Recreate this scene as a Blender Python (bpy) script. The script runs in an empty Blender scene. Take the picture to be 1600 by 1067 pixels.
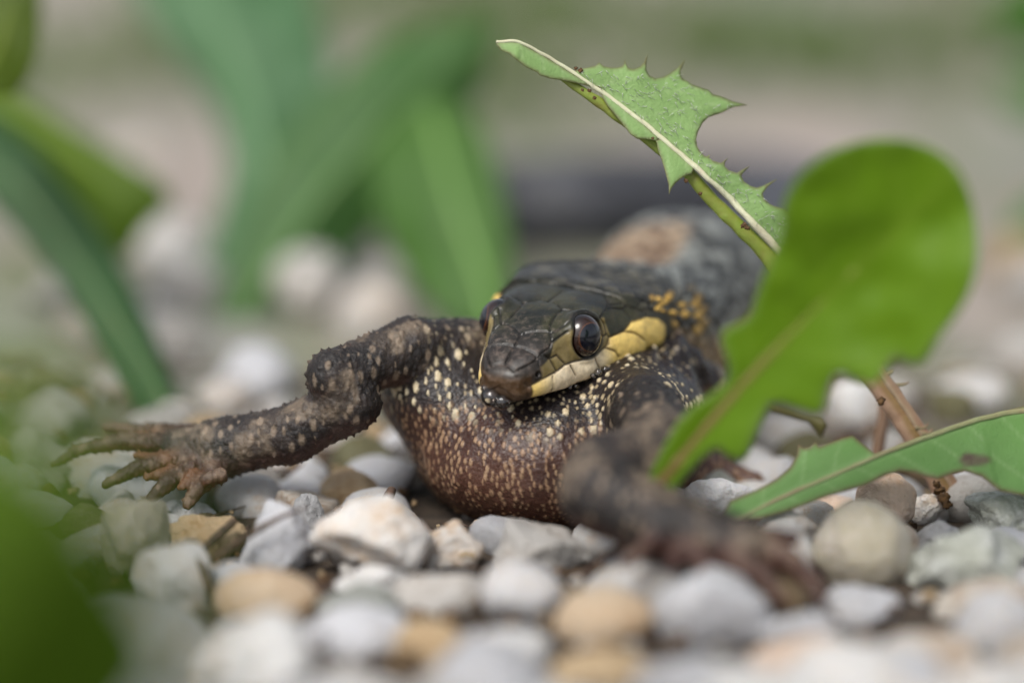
import bpy, bmesh, math, random
import numpy as np
from mathutils import Vector, Matrix
from mathutils.geometry import delaunay_2d_cdt

# ------------------------------------------------------------------ camera, sky, sun (1 unit = 1 cm)
C = bpy.context.scene
COL = C.collection
C.unit_settings.system = 'METRIC'
C.unit_settings.scale_length = 0.01
TILT = math.radians(13.0)
CAMH = 40 * math.sin(TILT) + 2.0 * math.cos(TILT)
CAM = np.array([0.0, -40 * math.cos(TILT), CAMH])
RIGHT = np.array([1.0, 0, 0])
UPV = np.array([0, math.sin(TILT), math.cos(TILT)])
FWD = np.array([0, math.cos(TILT), -math.sin(TILT)])
cd = bpy.data.cameras.new('camera')
cam = bpy.data.objects.new('camera', cd); COL.objects.link(cam)
cam.location = CAM
cam.rotation_euler = (math.radians(90) - TILT, 0, 0)
cd.sensor_width = 36; cd.lens = 135; cd.clip_start = 1; cd.clip_end = 20000
cd.dof.use_dof = True; cd.dof.focus_distance = 39.9
APERTURE = 2.35                                    # lens opening in cm
cd.dof.aperture_fstop = 1e-3 * cd.lens / APERTURE
cd.dof.aperture_blades = 0
C.camera = cam

SUN_EL, SUN_AZ = math.radians(55), math.radians(-150)    # high in front of the scene, a little to the left
wd = bpy.data.worlds.new('World'); C.world = wd; wd.use_nodes = True
wn = wd.node_tree; wn.nodes.clear()
sky = wn.nodes.new('ShaderNodeTexSky'); sky.sky_type = 'NISHITA'; sky.sun_disc = False
sky.sun_elevation = SUN_EL; sky.sun_rotation = SUN_AZ; sky.air_density = 1.0; sky.dust_density = 3.0
hs = wn.nodes.new('ShaderNodeHueSaturation'); hs.inputs['Saturation'].default_value = 0.36   # cloud veil greys the blue
bg = wn.nodes.new('ShaderNodeBackground'); bg.inputs['Strength'].default_value = 0.12
wo = wn.nodes.new('ShaderNodeOutputWorld')
wn.links.new(sky.outputs[0], hs.inputs['Color']); wn.links.new(hs.outputs[0], bg.inputs['Color'])
wn.links.new(bg.outputs[0], wo.inputs['Surface'])
sd = bpy.data.lights.new('sun', 'SUN'); sd.energy = 1.5; sd.angle = math.radians(24); sd.color = (1, 0.965, 0.91)
sun = bpy.data.objects.new('sun', sd); COL.objects.link(sun)
sdir = Vector((math.sin(SUN_AZ) * math.cos(SUN_EL), math.cos(SUN_AZ) * math.cos(SUN_EL), math.sin(SUN_EL)))
sun.rotation_euler = (-sdir).to_track_quat('-Z', 'Y').to_euler()
sun.location = sdir * 300
C.view_settings.view_transform = 'Standard'; C.view_settings.look = 'None'
C.view_settings.gamma = 1; C.view_settings.use_curve_mapping = False
C.view_settings.exposure = 0.62
C.render.engine = 'CYCLES'
C.cycles.max_bounces = 8; C.cycles.transparent_max_bounces = 8; C.cycles.use_denoising = True
C.cycles.caustics_reflective = False; C.cycles.caustics_refractive = False

# ------------------------------------------------------------------ helpers
rng = np.random.default_rng(7)
random.seed(7)


def at(px, py, d):
    """A point seen at photo pixel (px, py) at distance d along the view axis, in world cm."""
    k = d / 6000.0
    return CAM + RIGHT * ((px - 800) * k) + UPV * (-(py - 533.5) * k) + FWD * d


def S(r, g, b):
    f = lambda c: c / 12.92 if c <= 0.04045 else ((c + 0.055) / 1.055) ** 2.4
    return np.array([f(r / 255), f(g / 255), f(b / 255)])


def sm(a, b, x):
    t = np.clip((x - a) / (b - a), 0, 1)
    return t * t * (3 - 2 * t)


def mix(a, b, t):
    t = np.asarray(t)[..., None]
    return a * (1 - t) + b * t


def _hash(ix, iy, iz, seed):
    h = (ix * 374761393 + iy * 668265263 + iz * 2147483647 + seed * 1274126177) & 0xFFFFFFFF
    h = ((h ^ (h >> 13)) * 1274126177) & 0xFFFFFFFF
    h = ((h ^ (h >> 16)) * 2246822519) & 0xFFFFFFFF
    return ((h ^ (h >> 15)) & 0xFFFFFF) / float(0xFFFFFF)


def vnoise(P, scale=1.0, seed=0):
    """smooth value noise in 0..1"""
    Q = np.asarray(P) * scale + 100.5
    I = np.floor(Q).astype(np.int64); F = Q - I; F = F * F * (3 - 2 * F)
    r = 0
    for dx in (0, 1):
        wx = F[..., 0] if dx else 1 - F[..., 0]
        for dy in (0, 1):
            wy = F[..., 1] if dy else 1 - F[..., 1]
            for dz in (0, 1):
                wz = F[..., 2] if dz else 1 - F[..., 2]
                r = r + wx * wy * wz * _hash(I[..., 0] + dx, I[..., 1] + dy, I[..., 2] + dz, seed)
    return r


def fbm(P, scale=1.0, seed=0, oct=3):
    r = 0; a = 0.5; t = 0
    for k in range(oct):
        r = r + a * vnoise(P, scale * 2.03 ** k, seed + 17 * k); t += a; a *= 0.5
    return r / t


def mesh_from(name, V, F, smooth=True, col=None, attrs=None):
    me = bpy.data.meshes.new(name)
    V = np.asarray(V, dtype=np.float32)
    if isinstance(F, np.ndarray):
        n, k = F.shape
        me.vertices.add(len(V)); me.vertices.foreach_set('co', V.ravel())
        me.loops.add(n * k); me.loops.foreach_set('vertex_index', F.astype(np.int32).ravel())
        me.polygons.add(n)
        me.polygons.foreach_set('loop_start', np.arange(0, n * k, k, dtype=np.int32))
        me.polygons.foreach_set('loop_total', np.full(n, k, dtype=np.int32))
        me.update(calc_edges=True); me.validate()
    else:
        me.from_pydata(V.tolist(), [], F); me.update()
    if smooth:
        me.polygons.foreach_set('use_smooth', np.ones(len(me.polygons), dtype=bool))
    if col is not None:
        a = me.attributes.new('col', 'FLOAT_COLOR', 'POINT')
        c4 = np.ones((len(V), 4), dtype=np.float32); c4[:, :3] = col
        a.data.foreach_set('color', c4.ravel())
    for k, v in (attrs or {}).items():
        a = me.attributes.new(k, 'FLOAT', 'POINT')
        a.data.foreach_set('value', np.asarray(v, dtype=np.float32))
    return me


def obj(name, me, mat=None, parent=None, loc=None):
    o = bpy.data.objects.new(name, me); COL.objects.link(o)
    if mat is not None and me is not None and not me.materials:
        me.materials.append(mat)
    if loc is not None:
        o.location = loc
    if parent is not None:
        o.parent = parent
    return o


def tag(o, label=None, cat=None, group=None, kind=None):
    if label: o['label'] = label
    if cat: o['category'] = cat
    if group: o['group'] = group
    if kind: o['kind'] = kind
    return o


def catmull(P, n):
    """n samples through the rows of P"""
    P = np.asarray(P, float); m = len(P)
    t = np.linspace(0, m - 1, n); i = np.clip(np.floor(t).astype(int), 0, m - 2); f = (t - i)[:, None]
    A = np.vstack([2 * P[0] - P[1], P, 2 * P[-1] - P[-2]])
    p0, p1, p2, p3 = A[i], A[i + 1], A[i + 2], A[i + 3]
    return 0.5 * (2 * p1 + (p2 - p0) * f + (2 * p0 - 5 * p1 + 4 * p2 - p3) * f ** 2 + (3 * p1 - p0 - 3 * p2 + p3) * f ** 3)


def resample(P, step):
    """polyline resampled at about equal steps, corners kept"""
    out = []
    for a, b in zip(P[:-1], P[1:]):
        n = max(1, int(round(np.linalg.norm(np.subtract(b, a)[:2]) / step)))
        for k in range(n):
            out.append(np.add(a, np.multiply(np.subtract(b, a), k / n)))
    out.append(np.array(P[-1], float))
    return np.array(out)


class Mat:
    def __init__(s, name):
        s.m = bpy.data.materials.new(name); s.m.use_nodes = True
        s.t = s.m.node_tree; s.b = s.t.nodes['Principled BSDF']; s.out = s.t.nodes['Material Output']

    def n(s, typ, out=0, at_=None, **ins):
        nd = s.t.nodes.new('ShaderNode' + typ)
        for k, v in (at_ or {}).items(): setattr(nd, k, v)
        for k, v in ins.items():
            s.put(nd.inputs[int(k[1:])] if k[0] == 'i' and k[1:].isdigit() else nd.inputs[k.replace('_', ' ')], v)
        return nd.outputs[out]

    def put(s, sock, v):
        if isinstance(v, bpy.types.NodeSocket): s.t.links.new(v, sock)
        else:
            if hasattr(sock.default_value, '__len__') and hasattr(v, '__len__') and len(v) == 3 and len(sock.default_value) == 4:
                v = (*v, 1)
            sock.default_value = v

    def set(s, **ins):
        for k, v in ins.items(): s.put(s.b.inputs[k.replace('_', ' ')], v)
        return s

    def attr(s, name, out=0):
        return s.n('Attribute', out, {'attribute_name': name})

    def obco(s):
        return s.n('TexCoord', 3)

    def noise(s, scale, detail=3, rough=0.55, vec=None, out=0):
        return s.n('TexNoise', out, None, Vector=vec if vec is not None else s.obco(), Scale=scale, Detail=detail, Roughness=rough)

    def ramp(s, fac, stops):
        nd = s.t.nodes.new('ShaderNodeValToRGB'); s.t.links.new(fac, nd.inputs[0])
        e = nd.color_ramp.elements
        while len(e) < len(stops): e.new(0.5)
        for x, (p, c) in zip(e, stops):
            x.position = p; x.color = (*c, 1) if hasattr(c, '__len__') else (c, c, c, 1)
        return nd.outputs[0]

    def mixc(s, fac, a, b, mode='MIX'):
        nd = s.t.nodes.new('ShaderNodeMix'); nd.data_type = 'RGBA'; nd.blend_type = mode
        s.put(nd.inputs[0], fac); s.put(nd.inputs[6], a); s.put(nd.inputs[7], b)
        return nd.outputs[2]

    def math(s, op, a, b=0.0):
        nd = s.t.nodes.new('ShaderNodeMath'); nd.operation = op
        s.put(nd.inputs[0], a); s.put(nd.inputs[1], b)
        return nd.outputs[0]

    def bump(s, h, dist=0.02, strength=0.5):
        s.put(s.b.inputs['Normal'], s.n('Bump', 0, None, Height=h, Distance=dist, Strength=strength))
        return s

# ------------------------------------------------------------------ materials


def soil_material():
    m = Mat('soil')
    n1 = m.noise(0.35, 4); n2 = m.noise(3.0, 5)
    far = m.n('TexNoise', 0, None, Vector=m.n('VectorMath', 0, {'operation': 'MULTIPLY'}, i0=m.obco(), i1=(1.0, 0.3, 1.0)), Scale=0.24, Detail=2.0)
    dark = m.ramp(n2, [(0.3, (0.018, 0.013, 0.009)), (0.7, (0.07, 0.048, 0.03))])
    patch = m.ramp(far, [(0.36, (0.36, 0.305, 0.265)), (0.46, (0.28, 0.255, 0.215)), (0.56, (0.19, 0.20, 0.13)), (0.66, (0.28, 0.275, 0.24))])
    y = m.n('SeparateXYZ', 1, None, Vector=m.obco())
    f = m.ramp(m.n('MapRange', 0, None, Value=y, From_Min=2.0, From_Max=7.0), [(0, 0.0), (1, 1.0)])
    m.set(Base_Color=m.mixc(f, dark, m.mixc(0.25, patch, m.mixc(n1, patch, dark))), Roughness=0.9)
    m.bump(n2, 0.08, 0.7)
    return m.m


def stone_material(name, base, stain, stain_amt=0.5, speck=0.25, rough=0.55, sss=0.0, scale=2.2, spec=0.4, stripe=0.0, moss=0.0):
    m = Mat(name)
    info = m.n('ObjectInfo', 5)
    off = m.n('CombineXYZ', 0, None, X=m.math('MULTIPLY', info, 37.0), Y=m.math('MULTIPLY', info, 91.0), Z=m.math('MULTIPLY', info, 13.0))
    vec = m.n('VectorMath', 0, {'operation': 'ADD'}, i0=m.obco(), i1=off)
    n1 = m.noise(scale, 4, 0.6, vec); n2 = m.noise(scale * 4.5, 5, 0.65, vec); n3 = m.noise(scale * 16, 3, 0.6, vec)
    lo = 0.72 - 0.35 * stain_amt
    f1 = m.ramp(n1, [(lo - 0.12, 0.0), (lo + 0.12, 1.0)])
    tone = m.mixc(m.ramp(n2, [(0.3, 0.0), (0.7, 0.55)]), base, tuple(0.62 * c for c in base))
    c = m.mixc(f1, tone, m.mixc(m.ramp(n2, [(0.35, 0.0), (0.65, 1.0)]), stain, base))
    if stripe:
        w = m.n('TexWave', 1, {'wave_type': 'BANDS'}, Vector=vec, Scale=scale * 0.5, Distortion=5.0, Detail=3.0)
        c = m.mixc(m.ramp(w, [(0.5, 0.0), (0.9, stripe)]), c, stain)
    if moss:
        z = m.n('SeparateXYZ', 2, None, Vector=m.n('NewGeometry', 1))
        c = m.mixc(m.math('MULTIPLY', m.ramp(n2, [(0.35, 0.0), (0.6, 1.0)]), moss), c, (0.10, 0.11, 0.03))
    sp = m.ramp(n3, [(0.27, 1.0), (0.36, 0.0)])
    vs = m.n('TexVoronoi', 0, None, Vector=vec, Scale=scale * 9, Randomness=1.0)
    sp2 = m.math('MULTIPLY', m.ramp(vs, [(0.05, 1.0), (0.16, 0.0)]), m.ramp(n1, [(0.4, 0.0), (0.6, 1.0)]))
    c = m.mixc(m.math('MULTIPLY', m.math('MAXIMUM', sp, sp2), speck), c, (0.08, 0.055, 0.035))
    val = m.n('HueSaturation', 0, None, Value=m.n('MapRange', 0, None, Value=info, To_Min=0.82, To_Max=1.1), Color=c)
    m.set(Base_Color=val, Roughness=m.ramp(n2, [(0.3, rough - 0.12), (0.7, rough + 0.15)]), Specular_IOR_Level=spec)
    if sss:
        m.set(Subsurface_Weight=sss, Subsurface_Radius=(0.25, 0.18, 0.11), Subsurface_Scale=0.6)
    m.bump(m.math('ADD', n2, m.math('MULTIPLY', n3, 0.6)), 0.07, 0.8)
    return m.m


WHITE = (0.78, 0.765, 0.74)
STONES = {
    'white': stone_material('white_limestone', WHITE, (0.50, 0.34, 0.19), 0.35, 0.3, 0.45, 0.12),
    'stained': stone_material('stained_quartz', (0.76, 0.73, 0.69), (0.52, 0.33, 0.16), 0.55, 0.35, 0.42, 0.15),
    'milky': stone_material('milky_quartz', (0.72, 0.71, 0.71), (0.56, 0.46, 0.36), 0.25, 0.1, 0.35, 0.3),
    'grey': stone_material('grey_limestone', (0.54, 0.515, 0.48), (0.30, 0.25, 0.20), 0.5, 0.4, 0.7),
    'bluish': stone_material('bluish_white_stone', (0.68, 0.68, 0.70), (0.48, 0.44, 0.40), 0.3, 0.3, 0.42, 0.1),
    'tan': stone_material('tan_stone', (0.47, 0.35, 0.21), (0.29, 0.17, 0.07), 0.6, 0.35, 0.6),
    'amber': stone_material('amber_pebble', (0.60, 0.47, 0.33), (0.42, 0.26, 0.13), 0.55, 0.2, 0.45, 0.2),
    'pinkish': stone_material('pinkish_pebble', (0.76, 0.58, 0.45), (0.66, 0.40, 0.21), 0.35, 0.4, 0.35, 0.2, 2.0),
    'olive': stone_material('olive_chalcedony', (0.40, 0.36, 0.26), (0.52, 0.47, 0.42), 0.75, 0.05, 0.3, 0.45, 1.6, 0.5),
    'mossy': stone_material('mossy_stone', (0.34, 0.31, 0.20), (0.22, 0.18, 0.08), 0.6, 0.6, 0.75, 0.0, 3.0, 0.3, 0.0, 0.7),
    'lichen': stone_material('lichen_white_stone', (0.58, 0.59, 0.56), (0.35, 0.36, 0.28), 0.4, 0.4, 0.65, 0.0, 2.2, 0.3, 0.0, 0.45),
    'speckled': stone_material('speckled_grey_stone', (0.47, 0.47, 0.47), (0.28, 0.26, 0.25), 0.5, 0.95, 0.6, 0.0, 3.5),
    'striped': stone_material('striped_tan_stone', (0.58, 0.53, 0.46), (0.30, 0.18, 0.09), 0.5, 0.3, 0.5, 0.1, 2.0, 0.4, 0.35),
}


def toad_material():
    m = Mat('toad_skin')
    col = m.attr('col'); wet = m.attr('wet', 2)
    v = m.noise(28, 4, 0.6); v2 = m.noise(90, 2, 0.6)
    c = m.mixc(m.ramp(v, [(0.3, 0.5), (0.7, 0.0)]), col, m.mixc(0.55, col, (0.01, 0.007, 0.006)))
    c = m.mixc(m.math('MULTIPLY', m.ramp(v2, [(0.63, 0.0), (0.72, 1.0)]), 0.35), c, (0.42, 0.31, 0.2))
    m.set(Base_Color=c, Roughness=m.n('MapRange', 0, None, Value=wet, To_Min=0.62, To_Max=0.2), Specular_IOR_Level=0.45,
          Subsurface_Weight=0.06, Subsurface_Radius=(0.12, 0.04, 0.03), Subsurface_Scale=0.5)
    vo = m.n('TexVoronoi', 0, None, Vector=m.obco(), Scale=26.0)
    m.bump(m.math('ADD', m.math('MULTIPLY', vo, -0.6), m.math('MULTIPLY', v, 0.8)), 0.02, 0.55)
    return m.m


def snake_material():
    m = Mat('snake_scales')
    col = m.attr('col'); dust = m.attr('dust', 2)
    n1 = m.noise(14, 4, 0.65); n2 = m.noise(70, 3, 0.6)
    c = m.mixc(m.ramp(n1, [(0.35, 0.45), (0.65, 0.0)]), col, m.mixc(0.6, col, (0.008, 0.008, 0.006)))
    d = m.math('MULTIPLY', dust, m.ramp(n1, [(0.5, 0.0), (0.75, 0.5)]))
    c = m.mixc(d, c, (0.20, 0.145, 0.115))
    sp = m.math('MULTIPLY', m.math('MULTIPLY', m.ramp(n2, [(0.66, 0.0), (0.72, 1.0)]), dust), 0.7)
    c = m.mixc(sp, c, (0.42, 0.36, 0.3))
    rr = m.math('ADD', m.ramp(n1, [(0.3, 0.26), (0.7, 0.56)]), m.math('MULTIPLY', sp, 0.3))
    m.set(Base_Color=c, Roughness=rr, Specular_IOR_Level=0.5, Subsurface_Weight=0.04, Subsurface_Radius=(0.06, 0.04, 0.02), Subsurface_Scale=0.5)
    m.bump(m.math('ADD', n1, m.math('MULTIPLY', n2, 0.35)), 0.012, 0.4)
    return m.m


def eye_material():
    m = Mat('snake_eye')
    x = m.n('SeparateXYZ', 2, None, Vector=m.obco())
    xx = m.n('SeparateXYZ', 0, None, Vector=m.obco()); yy = m.n('SeparateXYZ', 1, None, Vector=m.obco())
    r = m.math('SQRT', m.math('ADD', m.math('POWER', xx, 2.0), m.math('POWER', yy, 2.0)))
    n = m.noise(40, 3)
    rr = m.math('ADD', r, m.math('MULTIPLY', m.math('SUBTRACT', n, 0.5), 0.012))
    c = m.ramp(m.math('MULTIPLY', rr, 4.0), [(0.56, (0.002, 0.003, 0.008)), (0.60, (0.075, 0.026, 0.009)), (0.65, (0.022, 0.008, 0.005)),
                                             (0.78, (0.016, 0.005, 0.003)), (0.90, (0.004, 0.003, 0.003))])
    m.set(Base_Color=c, Roughness=0.25, Coat_Weight=0.6, Coat_Roughness=0.04, Coat_IOR=1.5, Specular_IOR_Level=0.4)
    return m.m


def leaf_material(name, trans=0.45, tcol=(0.20, 0.42, 0.02), rough=0.5, bumpk=0.4):
    m = Mat(name)
    col = m.attr('col')
    n1 = m.noise(3.5, 4); n2 = m.noise(26, 3)
    c = m.mixc(m.ramp(n1, [(0.3, 0.2), (0.7, 0.0)]), col, m.mixc(0.5, col, (0.02, 0.05, 0.01)))
    c = m.mixc(m.ramp(n2, [(0.4, 0.0), (0.75, 0.10)]), c, m.mixc(0.5, col, (0.35, 0.42, 0.2)))
    m.set(Base_Color=c, Roughness=rough, Specular_IOR_Level=0.35)
    m.bump(m.math('ADD', n2, m.math('MULTIPLY', n1, 0.5)), 0.03, bumpk)
    tr = m.n('BsdfTranslucent', 0, None, Color=m.mixc(0.35, tcol, col))
    mx = m.n('MixShader', 0, None, Fac=trans, i1=m.b.outputs[0], i2=tr)
    m.t.links.new(mx, m.out.inputs['Surface'])
    return m.m


def plain_material(name, c1, c2, scale=8, rough=0.7, bump=0.4, use_col=False):
    m = Mat(name)
    n = m.noise(scale, 5)
    if use_col:
        col = m.attr('col'); c = m.mixc(m.ramp(n, [(0.3, 0.5), (0.7, 0.0)]), col, m.mixc(0.5, col, c2))
    else:
        c = m.ramp(n, [(0.3, c2), (0.7, c1)])
    m.set(Base_Color=c, Roughness=rough)
    m.bump(n, 0.03, bump)
    return m.m


def saliva_material():
    m = Mat('saliva')
    fr = m.n('Fresnel', 0, None, IOR=1.45)
    gl = m.n('BsdfGlossy', 0, None, Color=(1, 1, 1), Roughness=0.03)
    tp = m.n('BsdfTransparent', 0, None, Color=(0.93, 0.9, 0.88))
    mx = m.n('MixShader', 0, None, Fac=m.math('MULTIPLY', fr, 1.8), i1=tp, i2=gl)
    m.t.links.new(mx, m.out.inputs['Surface'])
    return m.m


M_SOIL = soil_material(); M_TOAD = toad_material(); M_SNAKE = snake_material(); M_EYE = eye_material()
M_LEAF = leaf_material('leaf_blade', 0.28, (0.40, 0.60, 0.16)); M_LEAFB = leaf_material('backlit_leaf', 0.5, (0.30, 0.46, 0.005), 0.5, 0.25)
M_LEAFD = leaf_material('dark_leaf', 0.3, (0.15, 0.30, 0.02))  # leaf with a darker green see-through tint
M_RIB = plain_material('leaf_rib', (0.5, 0.5, 0.4), (0.25, 0.12, 0.06), 9, 0.5, 0.5, True)
M_TWIG = plain_material('dead_twig', (0.12, 0.07, 0.045), (0.03, 0.018, 0.012), 9, 0.8, 0.8)
M_CRUMB = plain_material('soil_crumb', (0.16, 0.085, 0.03), (0.03, 0.017, 0.01), 12, 0.9, 0.9)
M_HAIR = plain_material('leaf_hair', (0.62, 0.66, 0.55), (0.5, 0.55, 0.42), 5, 0.5, 0.0)
M_SALIVA = saliva_material()
M_TOOTH = plain_material('leaf_tooth_tip', (0.25, 0.09, 0.07), (0.12, 0.04, 0.03), 9)

# ------------------------------------------------------------------ ground
def axis_pts(lo, hi, fine_lo, fine_hi, step, grow=1.25):
    a = list(np.arange(fine_lo, fine_hi, step)); s = step; x = a[-1]
    while x < hi: s *= grow; x += s; a.append(x)
    s = step; x = a[0]; b = []
    while x > lo: s *= grow; x -= s; b.append(x)
    return np.array(b[::-1] + a)


gx = axis_pts(-3000, 3000, -14, 14, 0.22); gy = axis_pts(-60, 6000, -12, 34, 0.22)
GX, GY = np.meshgrid(gx, gy, indexing='ij')
P2 = np.stack([GX, GY, 0 * GX], -1)


def ground_h(P):
    P = np.asarray(P, float) * np.array([1, 1, 0])
    return (fbm(P, 0.6, 3, 3) - 0.5) * 0.35 + (vnoise(P, 4, 9) - 0.5) * 0.1


GZ = ground_h(P2)
nx, ny = GX.shape
idx = np.arange(nx * ny).reshape(nx, ny)
Fq = np.stack([idx[:-1, :-1], idx[1:, :-1], idx[1:, 1:], idx[:-1, 1:]], -1).reshape(-1, 4)
g = obj('ground', mesh_from('ground', np.stack([GX, GY, GZ], -1).reshape(-1, 3), Fq), M_SOIL)
tag(g, kind='structure')

# ------------------------------------------------------------------ snake: one swept skin from snout to tail
HF = np.array([-0.4204, -0.3618, 0.8321]); HF /= np.linalg.norm(HF)          # snout direction (x right, y up, z towards the lens)
HL = np.array([0.9073, -0.1725, 0.3834]); HL -= HF * (HL @ HF); HL /= np.linalg.norm(HL)
HU = np.cross(HF, HL)
TOW = np.stack([RIGHT, UPV, -FWD])                                        # rows: those axes in world
HF, HL, HU = HF @ TOW, HL @ TOW, HU @ TOW
EYE = np.array([0.95, 0.517, 0.365])                                         # left eye: back, left, up from the snout lip
HO = at(914, 525.5, 40.0) - (-HF * EYE[0] + HL * EYE[1] + HU * EYE[2])


def head(a, b, c):
    a, b, c = np.asarray(a)[..., None], np.asarray(b)[..., None], np.asarray(c)[..., None]
    return HO - HF * a + HL * b + HU * c


def head_inv(P):
    Q = np.asarray(P) - HO
    return np.stack([-(Q @ HF), Q @ HL, Q @ HU], -1)


ST_A = np.array([-.045, -.03, 0.0, .08, .2, .4, .6, .85, 1.1, 1.4, 1.75, 2.1])
ST_W = np.array([.02, .12, .20, .265, .335, .42, .49, .57, .65, .77, .87, .89])
ST_TW = np.array([.02, .10, .15, .19, .25, .31, .37, .47, .52, .55, .62, .74])
ST_T = np.array([.15, .20, .245, .30, .36, .445, .51, .57, .585, .575, .545, .50])
ST_CL = np.array([.13, .10, .09, .10, .12, .14, .15, .13, .17, .235, .26, .26])
ST_B = np.array([.11, .05, .0, -.02, -.03, -.05, -.07, -.08, -.09, -.09, -.085, -.08])       # lip height


def head_section(k):
    W, tw, T, cl, lip = ST_W[k], ST_TW[k], ST_T[k], ST_CL[k], ST_B[k]
    bs = (ST_A[k] > 0.3) * 0.03
    return np.array([(0, T), (.5 * tw, T * .992), (tw, T * .91), ((tw + W) * .5 + .02 - bs, (T * .9 + cl) * .5 + .02), (W * .98, cl), (W * 1.03, lip + (cl - lip) * .45),
                     (W * .97, lip), (W * .75, lip - .05), (0, lip - .08)])


def round_section(r, rt, rb, q=1.0):
    th = np.linspace(0, math.pi, 9)
    return np.stack([r * np.abs(np.sin(th)) ** q, np.where(np.cos(th) > 0, rt, rb) * np.cos(th)], -1)


SPINE = [(np.array(head(x, 0, 0)), None) for x in (1.4, 2.0)]
BODY = [  # px, py, distance, half width, top, bottom
    (1014, 484, 42.4, .82, .52, 1.00), (1058, 456, 44.0, .91, .84, 1.0), (1084, 455, 46.0, .86, .80, .85), (1110, 470, 48.0, .68, .66, .62),
    (1165, 425, 50.0, .72, .70, .65), (1225, 385, 52.0, .76, .74, .7), (1250, 352, 53.6, .80, .80, .7), (1215, 338, 55.0, .82, .82, .7),
    (1120, 334, 55.2, .82, .82, .7), (1000, 334, 54.6, .82, .82, .7), (880, 336, 54.2, .80, .80, .7), (780, 338, 54.6, .72, .72, .6),
    (670, 330, 56.0, .56, .56, .5), (580, 315, 57.0, .4, .4, .36), (490, 300, 58.0, .3, .3, .3), (400, 290, 59.0, .2, .2, .2), (330, 285, 60.0, .03, .03, .03)]
for q in BODY: SPINE.append((at(*q[:3]), q[3:]))
SP = np.array([p for p, _ in SPINE])
fine = catmull(SP, (len(SP) - 1) * 60 + 1)
seg = np.linalg.norm(np.diff(fine, axis=0), axis=1)
arc = np.concatenate([[0], np.cumsum(seg)]) + 1.4
knot_s = arc[::60]
# stations along s
st_s = list(ST_A); st_p = [head_section(k) for k in range(len(ST_A))]
for k in range(2, len(SP)):
    st_s.append(knot_s[k]); st_p.append(round_section(*SPINE[k][1], q=0.9))
st_s = np.array(st_s); st_p = np.array(st_p)
END = arc[-1]
rows_s = np.concatenate([np.linspace(-.045, 0, 12), np.arange(.008, 2.3, .0095), np.arange(2.3, 6, .022), np.arange(6, END, .06), [END - 1e-4]])


def pchip(x, y, xi):
    h = np.diff(x); d = np.diff(y, axis=0) / h.reshape(-1, *([1] * (y.ndim - 1)))
    m = np.zeros_like(y); m[0] = d[0]; m[-1] = d[-1]
    hh = h.reshape(-1, *([1] * (y.ndim - 1)))
    w1 = 2 * hh[1:] + hh[:-1]; w2 = hh[1:] + 2 * hh[:-1]
    with np.errstate(divide='ignore', invalid='ignore'):
        mm = (w1 + w2) / (w1 / d[:-1] + w2 / d[1:])
    m[1:-1] = np.where(d[:-1] * d[1:] > 0, mm, 0)
    i = np.clip(np.searchsorted(x, xi) - 1, 0, len(x) - 2)
    t = ((xi - x[i]) / h[i]).reshape(-1, *([1] * (y.ndim - 1))); H = hh[i]
    return (2 * t ** 3 - 3 * t ** 2 + 1) * y[i] + (t ** 3 - 2 * t ** 2 + t) * H * m[i] + (-2 * t ** 3 + 3 * t ** 2) * y[i + 1] + (t ** 3 - t ** 2) * H * m[i + 1]


sec = pchip(st_s, st_p, rows_s)                                   # rows x 9 x 2
NH = 170
vv = np.linspace(0, 8, NH + 1)                                    # half the columns
half = np.stack([catmull(s_, NH + 1) for s_ in sec])              # rows x NH+1 x 2
half[:, 0, 0] = 0; half[:, -1, 0] = 0
full = np.concatenate([half, half[:, -2:0:-1] * np.array([-1, 1])], 1)
VV = np.concatenate([vv, vv[-2:0:-1]]); SIDE = np.concatenate([np.ones(NH + 1), -np.ones(NH - 1)])
NC = full.shape[1]
# frames
cen = np.empty((len(rows_s), 3)); tan = np.empty_like(cen)
inh = rows_s <= 1.7
cen[inh] = head(rows_s[inh], 0 * rows_s[inh], 0 * rows_s[inh]); tan[inh] = -HF
for k in range(3):
    cen[~inh, k] = np.interp(rows_s[~inh], arc, fine[:, k])
dd = np.gradient(fine, axis=0)
for k in range(3):
    tan[~inh, k] = np.interp(rows_s[~inh], arc, dd[:, k])
tan /= np.linalg.norm(tan, axis=1, keepdims=True)
w = sm(1.9, 4.5, rows_s)[:, None]
upr = HU * (1 - w) + np.array([0, 0, 1.0]) * w
fl = -tan
Lx = np.cross(upr, fl); Lx /= np.linalg.norm(Lx, axis=1, keepdims=True)
Ux = np.cross(fl, Lx)
SV = cen[:, None, :] + Lx[:, None, :] * full[:, :, 0:1] + Ux[:, None, :] * full[:, :, 1:2]
R_, C_ = SV.shape[:2]
# surface normals
du = np.gradient(SV, axis=0); dv = np.roll(SV, -1, 1) - np.roll(SV, 1, 1)
SN = np.cross(du, dv); SN /= (np.linalg.norm(SN, axis=2, keepdims=True) + 1e-9)
if (SN[100, 0] @ HU) < 0: SN = -SN
SROW = np.repeat(rows_s[:, None], C_, 1); VCOL = np.repeat(VV[None], R_, 0); SD = np.repeat(SIDE[None], R_, 0)
HC = head_inv(SV)                                                  # back, left, up
A_, B_, C3 = HC[..., 0], HC[..., 1], HC[..., 2]

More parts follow.
